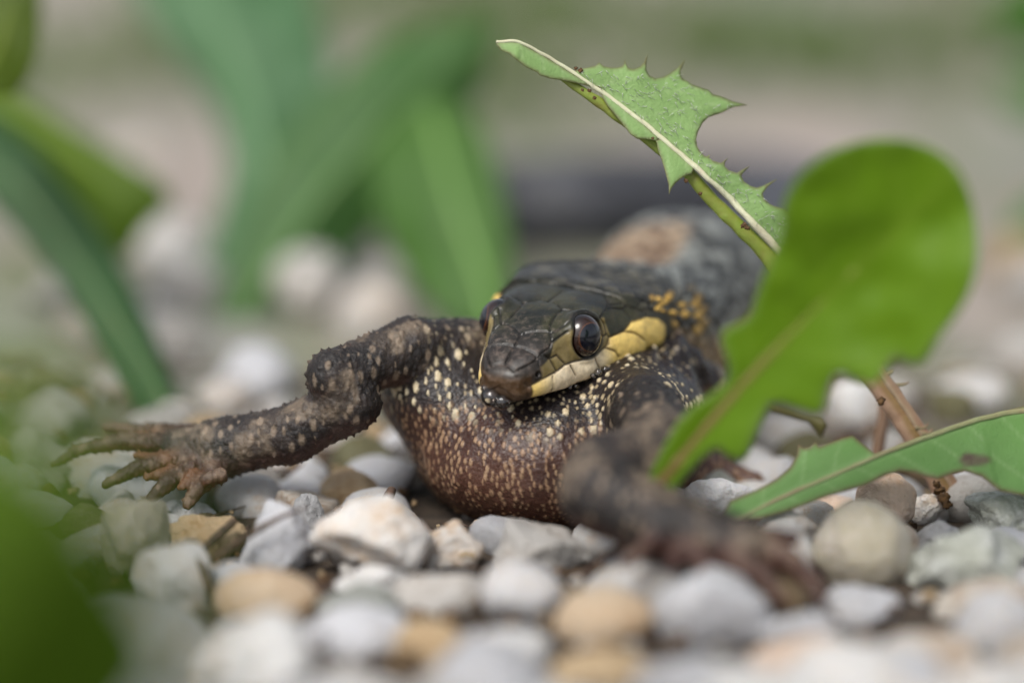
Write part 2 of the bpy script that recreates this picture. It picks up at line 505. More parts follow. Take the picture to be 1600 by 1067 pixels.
# seams between the head plates, as polylines (back, left, up) drawn on the left half and mirrored
SEAMS_TOP = [
    [(0.094, 0.000, 0.308), (0.265, 0.000, 0.389), (0.302, 0.000, 0.406), (0.369, 0.000, 0.433), (0.483, 0.000, 0.474)],
    [(1.139, 0.000, 0.608), (1.500, 0.000, 0.623)],
    [(0.094, -0.019, 0.308), (0.008, 0.179, 0.213), (0.075, 0.255, 0.112), (0.084, 0.268, -0.007)],
    [(0.094, -0.019, 0.308), (0.037, 0.136, 0.263), (0.132, 0.219, 0.297), (0.255, 0.287, 0.335)],
    [(0.255, 0.287, 0.335), (0.284, 0.265, 0.369), (0.293, 0.188, 0.393), (0.312, 0.081, 0.410), (0.302, -0.007, 0.406)],
    [(0.483, 0.016, 0.474), (0.512, 0.032, 0.483), (0.569, 0.127, 0.501), (0.607, 0.221, 0.504), (0.607, 0.270, 0.498)],
    [(0.607, 0.270, 0.498), (0.512, 0.334, 0.445), (0.455, 0.343, 0.403), (0.322, 0.298, 0.368), (0.255, 0.283, 0.339)],
    [(0.607, 0.270, 0.498), (0.692, 0.231, 0.530), (0.806, 0.215, 0.563), (0.939, 0.208, 0.587), (1.025, 0.227, 0.596), (1.139, 0.099, 0.608)],
    [(0.597, 0.277, 0.494), (0.673, 0.330, 0.511), (0.806, 0.389, 0.543)],
    [(1.044, 0.217, 0.599), (1.053, 0.266, 0.595), (1.101, 0.350, 0.592), (1.120, 0.433, 0.583), (1.148, 0.460, 0.579)],
    [(0.512, 0.334, 0.445), (0.711, 0.419, 0.491)],
    [(1.148, 0.460, 0.579), (1.205, 0.578, 0.485), (1.386, 0.560, 0.556), (1.538, 0.523, 0.585), (1.701, 0.385, 0.634), (1.700, 0.265, 0.645), (1.680, 0.113, 0.627)],
    [(1.205, 0.578, 0.485), (1.253, 0.610, 0.406), (1.234, 0.646, 0.312), (1.243, 0.669, 0.266), (1.215, 0.678, 0.205), (1.167, 0.662, 0.184)],
    [(1.158, 0.621, 0.296), (1.234, 0.650, 0.303)],
    [(1.338, 0.568, 0.543), (1.452, 0.602, 0.529), (1.604, 0.680, 0.462), (1.623, 0.765, 0.356)],
    [(1.604, 0.680, 0.462), (1.680, 0.694, 0.473), (1.833, 0.810, 0.379), (1.820, 0.841, 0.328)],
    [(1.452, 0.602, 0.529), (1.509, 0.562, 0.569), (1.661, 0.654, 0.528), (1.680, 0.694, 0.473)],
]
SEAMS_SIDE = [
    [(0.084, 0.264, 0.089), (0.246, 0.350, 0.126), (0.417, 0.416, 0.147), (0.417, 0.418, 0.141), (0.569, 0.461, 0.179), (0.702, 0.504, 0.175), (0.873, 0.562, 0.147), (0.996, 0.609, 0.126), (1.110, 0.638, 0.180), (1.167, 0.664, 0.176)],
    [(1.167, 0.664, 0.176), (1.243, 0.669, 0.266), (1.443, 0.753, 0.274), (1.595, 0.775, 0.330), (1.818, 0.856, 0.302), (2.023, 0.924, 0.216), (2.144, 0.969, 0.094), (2.169, 0.972, 0.017)],
    [(0.379, 0.410, 0.116), (0.369, 0.404, -0.035)],
    [(0.645, 0.495, 0.148), (0.683, 0.532, 0.040), (0.768, 0.504, -0.099)],
    [(0.996, 0.609, 0.126), (1.015, 0.639, 0.045), (1.044, 0.647, -0.011)],
    [(1.167, 0.664, 0.176), (1.262, 0.729, 0.111), (1.310, 0.756, 0.028)],
    [(1.443, 0.753, 0.274), (1.566, 0.826, 0.217), (1.680, 0.888, 0.105), (1.844, 0.900, -0.039)],
    [(1.781, 0.853, 0.295), (1.904, 0.924, 0.168), (2.036, 0.960, 0.031)],
    [(0.322, 0.298, 0.368), (0.417, 0.360, 0.292), (0.445, 0.424, 0.156)],
    [(0.274, 0.301, 0.330), (0.246, 0.315, 0.278), (0.255, 0.349, 0.155), (0.236, 0.343, 0.135)],
    [(0.426, 0.363, 0.294), (0.512, 0.393, 0.303), (0.578, 0.461, 0.187)],
]


def seam_dist(P, lines):
    D = np.full(P.shape[:-1], 9.0)
    for ln in lines:
        ln = np.asarray(ln, float)
        for p, q in zip(ln[:-1], ln[1:]):
            d = q - p; L2 = d @ d + 1e-12
            t = np.clip(((P - p) @ d) / L2, 0, 1)
            D = np.minimum(D, np.linalg.norm(P - p - t[..., None] * d, axis=-1))
    return D


HM = SROW < 2.6
_m = (SROW < 2.4) & (VCOL < 4.2) & (SD > 0); _p = HC[_m]
_k = (SROW < 2.4) & (VCOL < 3.2) & (SD > 0); _ab = np.stack([A_[_k], B_[_k]], -1); _c = C3[_k]
for _l in SEAMS_TOP:                                               # lay the crown seams onto the skin
    for _i, (_a, _b, _z) in enumerate(_l):
        if _a > 1.0 and _z > 0.54:
            _l[_i] = (_a, _b, float(_c[np.argmin((_ab[:, 0] - _a) ** 2 + (_ab[:, 1] - _b) ** 2 + 0.25 * (_c - _z) ** 2)]))
        elif _a > 1.2:
            _l[_i] = tuple(_p[np.argmin(((_p - np.array((_a, _b, _z))) ** 2).sum(-1))])
Pm = HC.copy(); Pm[..., 1] = np.abs(Pm[..., 1])
Dn = np.full(SROW.shape, 9.0)
Dn[HM] = seam_dist(Pm[HM], SEAMS_TOP + SEAMS_SIDE) if (SEAMS_TOP or SEAMS_SIDE) else 9.0
# scales on neck and body
ls = 0.17 + 0.13 * sm(1.9, 3.4, rows_s)
us = np.concatenate([[0], np.cumsum(0.5 * (1 / ls[1:] + 1 / ls[:-1]) * np.diff(rows_s))])
US = np.repeat(us[:, None], C_, 1)
NA = 24
QQ = VCOL / 16 * NA * SD                                            # -13 .. 13 around
best = np.full(US.shape, 9.0); bi = np.zeros(US.shape, int); bj = np.zeros(US.shape, int); bdu = np.zeros(US.shape); bdq = np.zeros(US.shape)
for di in (-2, -1, 0, 1, 2):
    i = np.floor(US * 2).astype(int) + di
    off = (i & 1) * 0.5
    j = np.floor(QQ - off + 0.5).astype(int)
    du_ = US - i / 2.0; dq_ = QQ - off - j
    r = np.abs(du_) / 0.60 + np.abs(dq_) / 0.60
    r = 0.25 * r + 0.75 * np.hypot(du_ / 0.5, dq_ / 0.5)
    k = r < best
    best = np.where(k, r, best); bi = np.where(k, i, bi); bj = np.where(k, j, bj); bdu = np.where(k, du_, bdu); bdq = np.where(k, dq_, bdq)
sc_h = _hash(bi.astype(np.int64), bj.astype(np.int64), 0 * bi.astype(np.int64), 5)
sc_h2 = _hash(bi.astype(np.int64), bj.astype(np.int64), 0 * bi.astype(np.int64), 11)
dome = np.clip(1.0 - best ** 2, 0, 1) ** 0.7
dome = dome * (0.75 + 0.45 * np.clip(bdu + 0.3, 0, 1)) + 0.10 * np.exp(-(bdq / 0.09) ** 2) * np.clip(1 - best, 0, 1)
vent = sm(5.9, 6.3, VCOL) * sm(2.2, 2.6, SROW)
fv = np.abs((US * 1.0) % 1 - 0.5) * 2
sc_start = 1.74 + 0.10 * sm(1.2, 2.4, VCOL) + 0.62 * sm(3.2, 3.9, VCOL)
scm = sm(-0.07, 0.09, SROW - sc_start) * (1 - sm(END - 2, END, SROW))
body_disp = (0.028 + 0.046 * sm(1.8, 3.0, SROW)) * dome * (1 - vent) * np.minimum(1, np.abs(np.repeat(full[:, :, 0].max(1)[:, None], C_, 1)) / 0.6) + 0.03 * vent * (1 - fv ** 6)
nz0 = fbm(SV, 4.0, 61, 2)
plate = -0.018 * np.exp(-(Dn / 0.0105) ** 2) * (0.6 + 0.8 * nz0) + 0.012 * (1 - np.exp(-(Dn / 0.085) ** 1.5))
# eye sockets and swellings
De = np.linalg.norm(Pm - EYE, axis=-1)
lipz = np.interp(A_, ST_A, ST_B)
under = sm(6.05, 6.4, VCOL)
disp = scm * body_disp + (1 - scm) * plate * (1 - under)
disp += 0.05 * np.exp(-((A_ - .93) / .20) ** 2 - ((Pm[..., 1] - .445) / .075) ** 2 - ((C3 - .54) / .12) ** 2) * (SROW < 1.6)
disp += -0.07 * (1 - sm(0.19, 0.235, De)) * (SROW < 1.6)
disp += 0.018 * np.exp(-((De - 0.255) / 0.03) ** 2) * (SROW < 1.6)
NOSE = np.array([.19, .335, .20])
Dno = np.linalg.norm((Pm - NOSE) * np.array([1, 1, 1.1]), axis=-1)
disp += -0.07 * (1 - sm(0.015, 0.05, Dno)) * (SROW < 0.6)
disp += 0.004 * (fbm(SV, 9, 4, 3) - 0.5) * (SROW < 2.4)
SV2 = SV + SN * disp[..., None]

# skin colours
nz = fbm(SV, 3.0, 21, 4); nz2 = fbm(SV, 11.0, 22, 3)
head_c = mix(S(13, 17, 8), S(50, 49, 26), sm(.3, .7, nz))
head_c = mix(head_c, S(44, 33, 28), sm(0.75, 0.1, SROW) * 0.75)
seam_line = np.exp(-(Dn / 0.0125) ** 2) * np.clip(.5 + 1.1 * nz, 0, 1)
head_c = mix(head_c, S(14, 13, 11), seam_line * 0.85)
CLS = np.interp(A_, [.1, .246, .417, .57, .7, .87, 1.0, 1.167, 1.243, 1.443, 1.6, 1.82, 2.02, 2.15, 2.3], [.09, .126, .145, .178, .172, .147, .13, .18, .262, .276, .328, .3, .216, .09, 0])                                        # upper edge of the lip plates
lab = sm(-0.012, 0.012, CLS - C3) * sm(0.115, 0.13, A_) * (SROW < 2.32) * (1 - under) * sm(2.35, 2.25, SROW)
cream = mix(S(246, 212, 122), S(252, 232, 196), sm(1.3, 1.0, A_) * sm(.1, .5, A_))
cream = mix(cream, S(246, 212, 118), sm(1.5, 1.9, A_) * 0.7)
cream = mix(cream, S(150, 115, 75), np.clip(nz2 - 0.58, 0, 1) * 1.6)
cream = mix(cream, S(70, 48, 30), np.clip(seam_line * 1.0, 0, 1) * 0.8)
# olive yellow plates in front of and behind the eye
pre_top = np.interp(A_, [.24, .42, .5, .7, .8], [.25, .30, .42, .485, .5])
pre = sm(0.012, -0.012, C3 - pre_top) * sm(.24, .27, A_) * sm(.86, .82, A_) * (VCOL > 2.0)
post = sm(0.012, -0.012, C3 - 0.47) * sm(1.0, 1.03, A_) * sm(1.27, 1.245, A_ - (C3 - .3) * .1) * (VCOL > 2.0)
rost = sm(0.13, 0.11, A_) * sm(0.24, 0.16, C3)
col = mix(head_c, mix(S(132, 116, 68), S(160, 140, 90), nz2), np.clip(np.maximum(pre, post) * (1 - 0.85 * seam_line), 0, 1) * 0.85)
col = mix(col, mix(S(98, 68, 34), S(48, 34, 22), nz2), rost * 0.85)
col = mix(col, cream, lab)
col = mix(col, mix(S(70, 50, 30), S(100, 60, 50), sm(.1, .4, A_)), under * (SROW < 2.2) * 0.9)
# body scales
bc = mix(mix(S(24, 24, 20), S(92, 88, 74), sc_h ** 1.4), mix(S(52, 53, 60), S(90, 92, 100), sc_h), sm(7, 9, SROW))
bc = mix(bc, S(30, 30, 29), (sc_h2 > 0.8) * 0.8)
grey_neck_sheen = sm(2.5, 3.1, SROW)
bc = mix(bc, mix(S(42, 43, 40), S(164, 168, 162), sc_h ** 1.5), grey_neck_sheen * (1 - sm(6, 8, SROW)) * 0.8)  # grey neck scales, the palest ones painting in the sky's sheen
ylw = sm(2.02, 2.15, SROW) * sm(3.2, 2.9, SROW) * sm(1.9, 2.3, VCOL) * sm(4.6, 4.2, VCOL)
bc = mix(bc, mix(S(205, 160, 62), S(220, 180, 95), sc_h), ylw * ((sc_h2 > 0.35) & (sc_h2 < 0.95)))
tanp = sm(2.9, 3.3, SROW) * sm(4.9, 4.4, SROW) * sm(3.0, 2.4, VCOL) * (SD < 0) + sm(2.9, 3.3, SROW) * sm(4.9, 4.4, SROW) * sm(0.8, 0.3, VCOL) * (SD > 0)
bc = mix(bc, mix(S(128, 98, 70), S(172, 144, 112), sc_h), np.clip(tanp, 0, 1) * 0.8)
crm = sm(4.2, 4.8, VCOL) * sm(2.1, 2.3, SROW) * sm(7, 5, SROW)
bc = mix(bc, mix(S(190, 160, 110), S(170, 140, 110), sc_h), crm * 0.85)
bc = mix(bc, S(120, 116, 108), vent * 0.6 * (1 - sm(8, 10, SROW) * .6))
gap = sm(0.56, 0.80, best) * (1 - vent)
bc = mix(bc, S(18, 18, 17), gap * 0.9)
col = mix(col, bc, scm)
ring = np.exp(-((De - 0.228) / 0.022) ** 2) * (SROW < 1.6)
col = mix(col, S(12, 11, 10), np.clip(ring, 0, 1) * 0.9)
col = mix(col, S(6, 5, 5), (1 - sm(0.02, 0.05, Dno)) * (SROW < .6))
dust = (1 - lab) * (1 - scm * 0.7) * (0.35 + 0.65 * sm(1.0, 0.2, SROW))
idx = np.arange(R_ * C_).reshape(R_, C_)
nxt = np.roll(idx, -1, 1)
Fq = np.stack([idx[:-1], idx[1:], nxt[1:], nxt[:-1]], -1).reshape(-1, 4)
snake_loc = at(1046, 447, 44.0) * np.array([1, 1, 0])
snake_me = mesh_from('snake', SV2.reshape(-1, 3) - snake_loc, Fq, True, col.reshape(-1, 3), {'dust': dust.ravel()})
bm = bmesh.new(); bm.from_mesh(snake_me); bm.verts.ensure_lookup_table()
bm.faces.new([bm.verts[i] for i in range(C_)]); bm.faces.new([bm.verts[i] for i in range((R_ - 1) * C_, R_ * C_)][::-1])
bmesh.ops.recalc_face_normals(bm, faces=bm.faces); bm.to_mesh(snake_me); bm.free()
snake = obj('snake', snake_me, M_SNAKE, loc=snake_loc)
tag(snake, 'dark snake with cream lip plates, gripping the toad in its open jaws', 'snake')


def uv_ball(n=32, m=20):
    V = [(0, 0, 1)]
    for i in range(1, m):
        t = math.pi * i / m
        for k in range(n):
            p = 2 * math.pi * k / n
            V.append((math.sin(t) * math.cos(p), math.sin(t) * math.sin(p), math.cos(t)))
    V.append((0, 0, -1)); F = []
    for k in range(n): F.append((0, 1 + k, 1 + (k + 1) % n))
    for i in range(m - 2):
        for k in range(n):
            a = 1 + i * n; F.append((a + k, a + n + k, a + n + (k + 1) % n, a + (k + 1) % n))
    b = 1 + (m - 2) * n
    for k in range(n): F.append((b + k, len(V) - 1, b + (k + 1) % n))
    return np.array(V), F


def orient(z, up):
    z = np.array(z) / np.linalg.norm(z); x = np.cross(up, z); x /= np.linalg.norm(x); y = np.cross(z, x)
    return Matrix((x, y, z)).transposed().to_quaternion()


BV, BF = uv_ball()
eye_me = mesh_from('eye', BV * np.array([.215, .23, .195]), BF); eye_me.materials.append(M_EYE)
for sgn in (1, -1):
    e = obj('eye', eye_me, None, snake, Vector(head(EYE[0], sgn * (EYE[1] - .035), EYE[2])) - Vector(snake_loc))
    e.rotation_mode = 'QUATERNION'
    e.rotation_quaternion = orient(HL * sgn * 0.86 + HF * 0.42 + HU * 0.22, HU)

# ------------------------------------------------------------------ toad: one skin from a blended solid
def cap(p, q, r1, r2, leg=0.0, k=0.12, web=0.0):
    return ('cap', at(*p), at(*q), r1 * p[2] / 6000, r2 * q[2] / 6000, leg, k, web)


def ell(p, rx, ry, rz, leg=0.0, k=0.2):
    return ('ell', at(*p), np.array([rx, ry, rz]) * p[2] / 6000, None, None, leg, k, 0.0)


PR = [
    ell((828, 680, 41.4), 190, 136, 260, 0, .25), ell((694, 604, 41.2), 106, 92, 150, 0, .3), ell((880, 690, 41.0), 150, 128, 200, 0, .3),
    ell((1000, 640, 41.0), 105, 95, 180, 0, .3), ell((1075, 720, 42.0), 70, 75, 150, 0, .3),
    # left hind leg
    cap((735, 552, 41.0), (640, 545, 40.5), 54, 47, .6, .25), cap((640, 545, 40.5), (522, 588, 40.0), 47, 40, 1, .12),
    cap((522, 585, 40.0), (548, 628, 40.1), 40, 44, 1, .06), cap((548, 630, 40.1), (455, 678, 40.3), 42, 44, 1, .1),
    cap((455, 678, 40.3), (345, 700, 40.5), 41, 46, 1, .1), cap((345, 700, 40.5), (285, 705, 40.6), 44, 34, 1, .1),
    cap((300, 682, 40.8), (225, 674, 41.1), 20, 12, 1, .05), cap((225, 674, 41.1), (165, 669, 41.3), 12, 8, 1, .03),
    cap((290, 695, 40.6), (190, 690, 40.7), 20, 13, 1, .05), cap((190, 690, 40.7), (120, 705, 40.7), 13, 9, 1, .03), cap((120, 705, 40.7), (86, 726, 40.6), 9, 6, 1, .03),
    cap((290, 715, 40.4), (212, 732, 40.3), 18, 12, 1, .05), cap((212, 732, 40.3), (165, 757, 40.2), 12, 8, 1, .03),
    cap((305, 728, 40.3), (265, 752, 40.1), 18, 13, 1, .05), cap((265, 752, 40.1), (238, 777, 40.0), 13, 9, 1, .03),
    cap((335, 738, 40.2), (308, 765, 40.0), 18, 13, 1, .05), cap((308, 765, 40.0), (294, 787, 39.95), 13, 9, 1, .03),
    cap((345, 742, 40.0), (325, 748, 39.95), 13, 11, 1, .04),
    # webs between the toes
    cap((262, 718, 40.3), (212, 712, 40.5), 11, 6, 1, .03, 1), cap((268, 738, 40.2), (228, 746, 40.15), 12, 6, 1, .03, 1), cap((304, 745, 40.1), (282, 762, 40.0), 13, 6, 1, .03, 1),
    cap((250, 680, 40.9), (200, 681, 40.95), 7, 4, 1, .04, 1),
    # right hind leg, nearer to the lens
    cap((950, 612, 40.9), (1010, 640, 39.8), 58, 56, 0, .25), cap((1010, 645, 39.7), (1040, 700, 38.5), 54, 56, .8, .12), cap((1040, 702, 38.4), (945, 742, 38.0), 54, 60, 1, .12),
    cap((945, 742, 38.0), (935, 770, 37.6), 60, 60, 1, .1), cap((940, 772, 37.5), (1040, 822, 37.2), 58, 55, 1, .1), cap((1040, 822, 37.2), (1160, 852, 36.9), 54, 42, 1, .1),
    cap((1160, 848, 36.9), (1232, 872, 36.8), 26, 19, 1, .05), cap((1232, 872, 36.8), (1272, 908, 36.7), 19, 14, 1, .03), cap((1272, 908, 36.7), (1284, 938, 36.6), 13, 8, 1, .03),
    cap((1140, 868, 36.7), (1196, 902, 36.5), 22, 13, 1, .05), cap((1196, 902, 36.5), (1225, 940, 36.4), 13, 8, 1, .03), cap((1150, 832, 37.1), (1240, 842, 37.3), 20, 11, 1, .05),
    cap((1080, 857, 36.8), (1120, 902, 36.4), 20, 11, 1, .05),
    cap((1020, 845, 36.9), (975, 880, 36.6), 14, 8, 1, .05), cap((1060, 855, 36.8), (1050, 885, 36.5), 14, 9, 1, .05),
    # wrinkled wet roll of skin at the corner of the jaws
    cap((985, 578, 40.6), (1052, 560, 41.2), 30, 34, 0, .12), cap((1052, 560, 41.2), (1105, 606, 41.6), 34, 30, 0, .12), cap((1105, 606, 41.6), (1120, 680, 41.8), 34, 40, 0, .2),
    cap((1120, 735, 41.4), (1180, 752, 41.2), 24, 16, 0, .1),
]
VOX = 0.0205


def surface_nets(f, lo, h):
    s = f < 0
    nx, ny, nz = f.shape
    c = np.zeros((nx - 1, ny - 1, nz - 1), np.int8)
    for dx in (0, 1):
        for dy in (0, 1):
            for dz in (0, 1): c += s[dx:nx - 1 + dx, dy:ny - 1 + dy, dz:nz - 1 + dz]
    act = (c > 0) & (c < 8)
    I = np.argwhere(act)
    vid = np.full(act.shape, -1, np.int64); vid[act] = np.arange(len(I))
    acc = np.zeros((len(I), 3)); cnt = np.zeros(len(I))
    cor = [(dx, dy, dz) for dx in (0, 1) for dy in (0, 1) for dz in (0, 1)]
    for a in cor:
        for ax in range(3):
            if a[ax]: continue
            b = list(a); b[ax] = 1
            fa = f[I[:, 0] + a[0], I[:, 1] + a[1], I[:, 2] + a[2]]; fb = f[I[:, 0] + b[0], I[:, 1] + b[1], I[:, 2] + b[2]]
            x = (fa < 0) != (fb < 0)
            t = np.where(x, fa / np.where(x, fa - fb, 1), 0)
            p = np.array(a, float)[None] + 0 * acc; p[:, ax] += t
            acc[x] += p[x]; cnt[x] += 1
    V = lo + (I + acc / cnt[:, None]) * h
    F = []
    for ax in range(3):
        u, v = (ax + 1) % 3, (ax + 2) % 3
        sl0 = [slice(1, -1)] * 3; sl1 = [slice(1, -1)] * 3
        sl0[ax] = slice(0, -1); sl1[ax] = slice(1, None)
        a, b = s[tuple(sl0)], s[tuple(sl1)]
        for flip in (False, True):
            E = np.argwhere((a & ~b) if not flip else (b & ~a))
            off = np.array([1, 1, 1]); off[ax] = 0
            E = E + off
            q = []
            for du_, dv_ in ((0, 0), (-1, 0), (-1, -1), (0, -1)):
                k = E.copy(); k[:, u] += du_; k[:, v] += dv_
                q.append(vid[k[:, 0], k[:, 1], k[:, 2]])
            q = np.stack(q, -1)
            F.append(q[:, ::-1] if flip else q)
    F = np.concatenate(F); F = F[(F >= 0).all(1)]
    return V, F


lo = np.min([np.minimum(p[1] - 0, p[1] if p[0] == 'ell' else p[2]) for p in PR], 0) - 1.9
hi = np.max([np.maximum(p[1] - 0, p[1] if p[0] == 'ell' else p[2]) for p in PR], 0) + 1.9
lo[2] = max(lo[2], -0.5)


def toad_sdf():
    n = np.ceil((hi - lo) / VOX).astype(int)
    f = np.full(n, 1.0, np.float32)
    ax = [lo[i] + np.arange(n[i]) * VOX for i in range(3)]
    for p in PR:
        k = p[6]
        if p[0] == 'cap':
            rm = max(p[3], p[4]) + k + 0.15
            blo, bhi = np.minimum(p[1], p[2]) - rm, np.maximum(p[1], p[2]) + rm
        else:
            blo, bhi = p[1] - p[2].max() - k - 0.15, p[1] + p[2].max() + k + 0.15
        i0 = np.clip(((blo - lo) / VOX).astype(int), 0, n - 1); i1 = np.clip(((bhi - lo) / VOX).astype(int) + 1, 1, n)
        X, Y, Z = np.meshgrid(*[ax[i][i0[i]:i1[i]].astype(np.float32) for i in range(3)], indexing='ij')
        if p[0] == 'cap':
            d = (p[2] - p[1]); L2 = d @ d
            t = np.clip(((X - p[1][0]) * d[0] + (Y - p[1][1]) * d[1] + (Z - p[1][2]) * d[2]) / L2, 0, 1)
            D = np.sqrt((X - p[1][0] - t * d[0]) ** 2 + (Y - p[1][1] - t * d[1]) ** 2 + (Z - p[1][2] - t * d[2]) ** 2) - (p[3] + (p[4] - p[3]) * t)
        else:
            r = p[2]; q0, q1, q2 = X - p[1][0], Y - p[1][1], Z - p[1][2]
            k0 = np.sqrt((q0 / r[0]) ** 2 + (q1 / r[2]) ** 2 + (q2 / r[1]) ** 2)
            k1 = np.sqrt((q0 / r[0] ** 2) ** 2 + (q1 / r[2] ** 2) ** 2 + (q2 / r[1] ** 2) ** 2) + 1e-6
            D = k0 * (k0 - 1) / k1
        sl = tuple(slice(i0[i], i1[i]) for i in range(3))
        F0 = f[sl]
        h = np.clip(0.5 + 0.5 * (F0 - D) / k, 0, 1)
        f[sl] = F0 * (1 - h) + D * h - k * h * (1 - h)
    return f


f = toad_sdf()
TV, TF = surface_nets(f, lo, VOX)
del f


def vert_normals(V, F):
    fn = np.cross(V[F[:, 2]] - V[F[:, 0]], V[F[:, 3]] - V[F[:, 1]])
    N = np.zeros_like(V)
    for k in range(3):
        for j in range(F.shape[1]):
            N[:, k] += np.bincount(F[:, j], fn[:, k], len(V))
    return N / (np.linalg.norm(N, axis=1, keepdims=True) + 1e-12)


def relax(V, F, it, lam=0.5):
    e = np.concatenate([F[:, [0, 1]], F[:, [1, 2]], F[:, [2, 3]], F[:, [3, 0]]])
    n = np.bincount(e[:, 0], minlength=len(V)).astype(float)
    n[n == 0] = 1
    for _ in range(it):
        A = np.stack([np.bincount(e[:, 0], V[e[:, 1], k], len(V)) / n for k in range(3)], -1)
        V = V + lam * (A - V)
    return V


TV = relax(TV, TF, 6)
TN = vert_normals(TV, TF)
# how much leg, how much web
legw = np.zeros(len(TV)); dmin = np.full(len(TV), 9.0); webw = np.zeros(len(TV)); tipw = np.zeros(len(TV)); legt = np.zeros(len(TV))
for n_, p in enumerate(PR):
    if p[0] == 'cap':
        d = p[2] - p[1]; t = np.clip(((TV - p[1]) @ d) / (d @ d), 0, 1)
        D = np.linalg.norm(TV - p[1] - t[:, None] * d, axis=1) - (p[3] + (p[4] - p[3]) * t)
    else:
        r = p[2][[0, 2, 1]]; q = (TV - p[1]); D = (np.linalg.norm(q / r, axis=1) - 1) * r.min(); t = 0 * D
    k = D < dmin
    dmin = np.where(k, D, dmin); legw = np.where(k, p[5], legw); webw = np.where(k, p[7], webw)
    small = (p[4] or 9) < 0.12
    tipw = np.where(k, (1.0 if small else 0.0), tipw)
for _ in range(18):   # soften the borders between legs and body
    q = np.stack([legw, webw, tipw], -1); q = relax(q, TF, 1, 0.8); legw, webw, tipw = q.T


def scatter(mask, rmin, tries, seed):
    """points at least rmin apart, drawn from the vertices in mask"""
    r = np.random.default_rng(seed); ids = np.flatnonzero(mask); r.shuffle(ids); ids = ids[:tries]
    cell = {}; out = []
    for i in ids:
        p = TV[i]; c = tuple(np.floor(p / rmin).astype(int)); ok = True
        for x in (-1, 0, 1):
            for y in (-1, 0, 1):
                for z in (-1, 0, 1):
                    for j in cell.get((c[0] + x, c[1] + y, c[2] + z), ()):
                        d = TV[j] - p
                        if d @ d < rmin * rmin: ok = False
        if ok: cell.setdefault(c, []).append(i); out.append(i)
    return np.array(out)


def nearest(ids, reach, stretch=None):
    """distance of each vertex to its nearest spot centre, and the spot's index"""
    Pn = TV / reach
    from mathutils import kdtree
    kd = kdtree.KDTree(len(ids))
    X = TV if stretch is None else TV * stretch
    for n_, i in enumerate(ids): kd.insert(X[i], n_)
    kd.balance()
    D = np.full(len(TV), 9.0); J = np.zeros(len(TV), int)
    vis = TN @ (CAM - TV.mean(0)) > -8
    for i in range(len(TV)):
        co, j, d = kd.find(X[i]); D[i] = d; J[i] = j
    return D, J


zz = TV[:, 2]
nzt = fbm(TV, 1.1, 31, 3); nzf = fbm(TV, 5.0, 32, 4)
belly = sm(1.60, 0.60, zz + (nzt - 0.5) * 0.5) * (1 - np.clip(legw * 1.4, 0, 1))
WALL = np.ones(len(TV), bool)
big = scatter(WALL, 0.10, 160000, 1)
fin = scatter(WALL, 0.062, 220000, 2)
STR = np.array([1.35, 1.0, 0.6])
Db, Jb = nearest(big, 0.115, STR); Df, Jf = nearest(fin, 0.075, np.array([1.3, 1, .6]))
rb = 0.017 + 0.038 * np.random.default_rng(3).random(len(big)) ** 1.5; ob = np.random.default_rng(4).random(len(big))
rf = 0.015 + 0.015 * np.random.default_rng(5).random(len(fin)); of = np.random.default_rng(6).random(len(fin))
rbe, rfe = rb[Jb], rf[Jf]
on_b = (ob[Jb] < 0.72); on_f = (of[Jf] < 0.75)
Db = Db * (0.85 + 0.3 * fbm(TV, 9, 33, 2))
Djaw = np.linalg.norm(TV - at(1070, 580, 41.2), axis=1)
spot_b = sm(.3, .75, Djaw) * sm(1.15, 0.8, Db / rbe) * on_b * (1 - sm(0.35, 0.75, belly)) * sm(.30, .40, fbm(TV, 1.9, 71, 2))
spot_f = sm(1.25, 0.7, Df / rfe) * on_f * sm(0.2, 0.6, belly)
spot_s = sm(1.2, 0.7, Df / rfe) * (of[Jf] > .5) * (1 - sm(0.3, 0.6, belly)) * sm(.40, .55, fbm(TV, 2.6, 73, 2))
bod = mix(S(22, 18, 20), S(38, 31, 31), nzf)
bod = mix(bod, S(62, 37, 29), sm(0.25, 0.65, belly) * 0.95)
bod = mix(bod, S(88, 56, 43), sm(0.55, 1.0, belly) * sm(0.35, 0.6, nzt) * 0.8)
bod = mix(bod, mix(S(228, 218, 186), S(206, 180, 140), nzt), spot_b * 0.92)
bod = mix(bod, S(190, 172, 138), spot_s * .75)
bod = mix(bod, mix(S(192, 162, 126), S(158, 120, 92), nzf), spot_f * 0.7)
band = fbm(TV * np.array([1, 1, .8]), 2.5, 41, 3)
lg = mix(S(26, 21, 20), S(52, 43, 38), nzf)
lg = mix(lg, S(112, 98, 82), sm(0.50, 0.58, band) * (0.2 + 0.8 * sm(.40, .62, fbm(TV, 8, 47, 3))) * 0.85)
lg = mix(lg, S(17, 14, 14), sm(0.47, 0.40, band) * 0.8)
lg = mix(lg, S(150, 132, 112), sm(1.2, 0.6, Db / rbe) * (ob[Jb] > 0.6) * 0.6)
lg = mix(lg, S(84, 52, 42), sm(-0.2, -0.7, TN[:, 2]) * 0.5)
lg = mix(lg, S(96, 50, 36), np.clip(tipw, 0, 1) * (.3 + .45 * sm(.3, -.4, TN[:, 2])))
lg = mix(lg, S(112, 72, 46), np.clip(webw, 0, 1) * 0.85)
legm = sm(0.3, 0.75, legw)
tcol = mix(bod, lg, legm)
wart = np.exp(-(Df / 0.03) ** 2) * on_f * legm * 0.014 + np.exp(-(Df / 0.014) ** 2) * (of[Jf] < 0.15) * legm * 0.022
disp = spot_b * (1 - legm) * 0.016 + spot_f * (1 - legm) * 0.007 + wart + (nzf - 0.5) * 0.035 + (fbm(TV, 14, 44, 2) - 0.5) * 0.015 * (0.4 + legm)
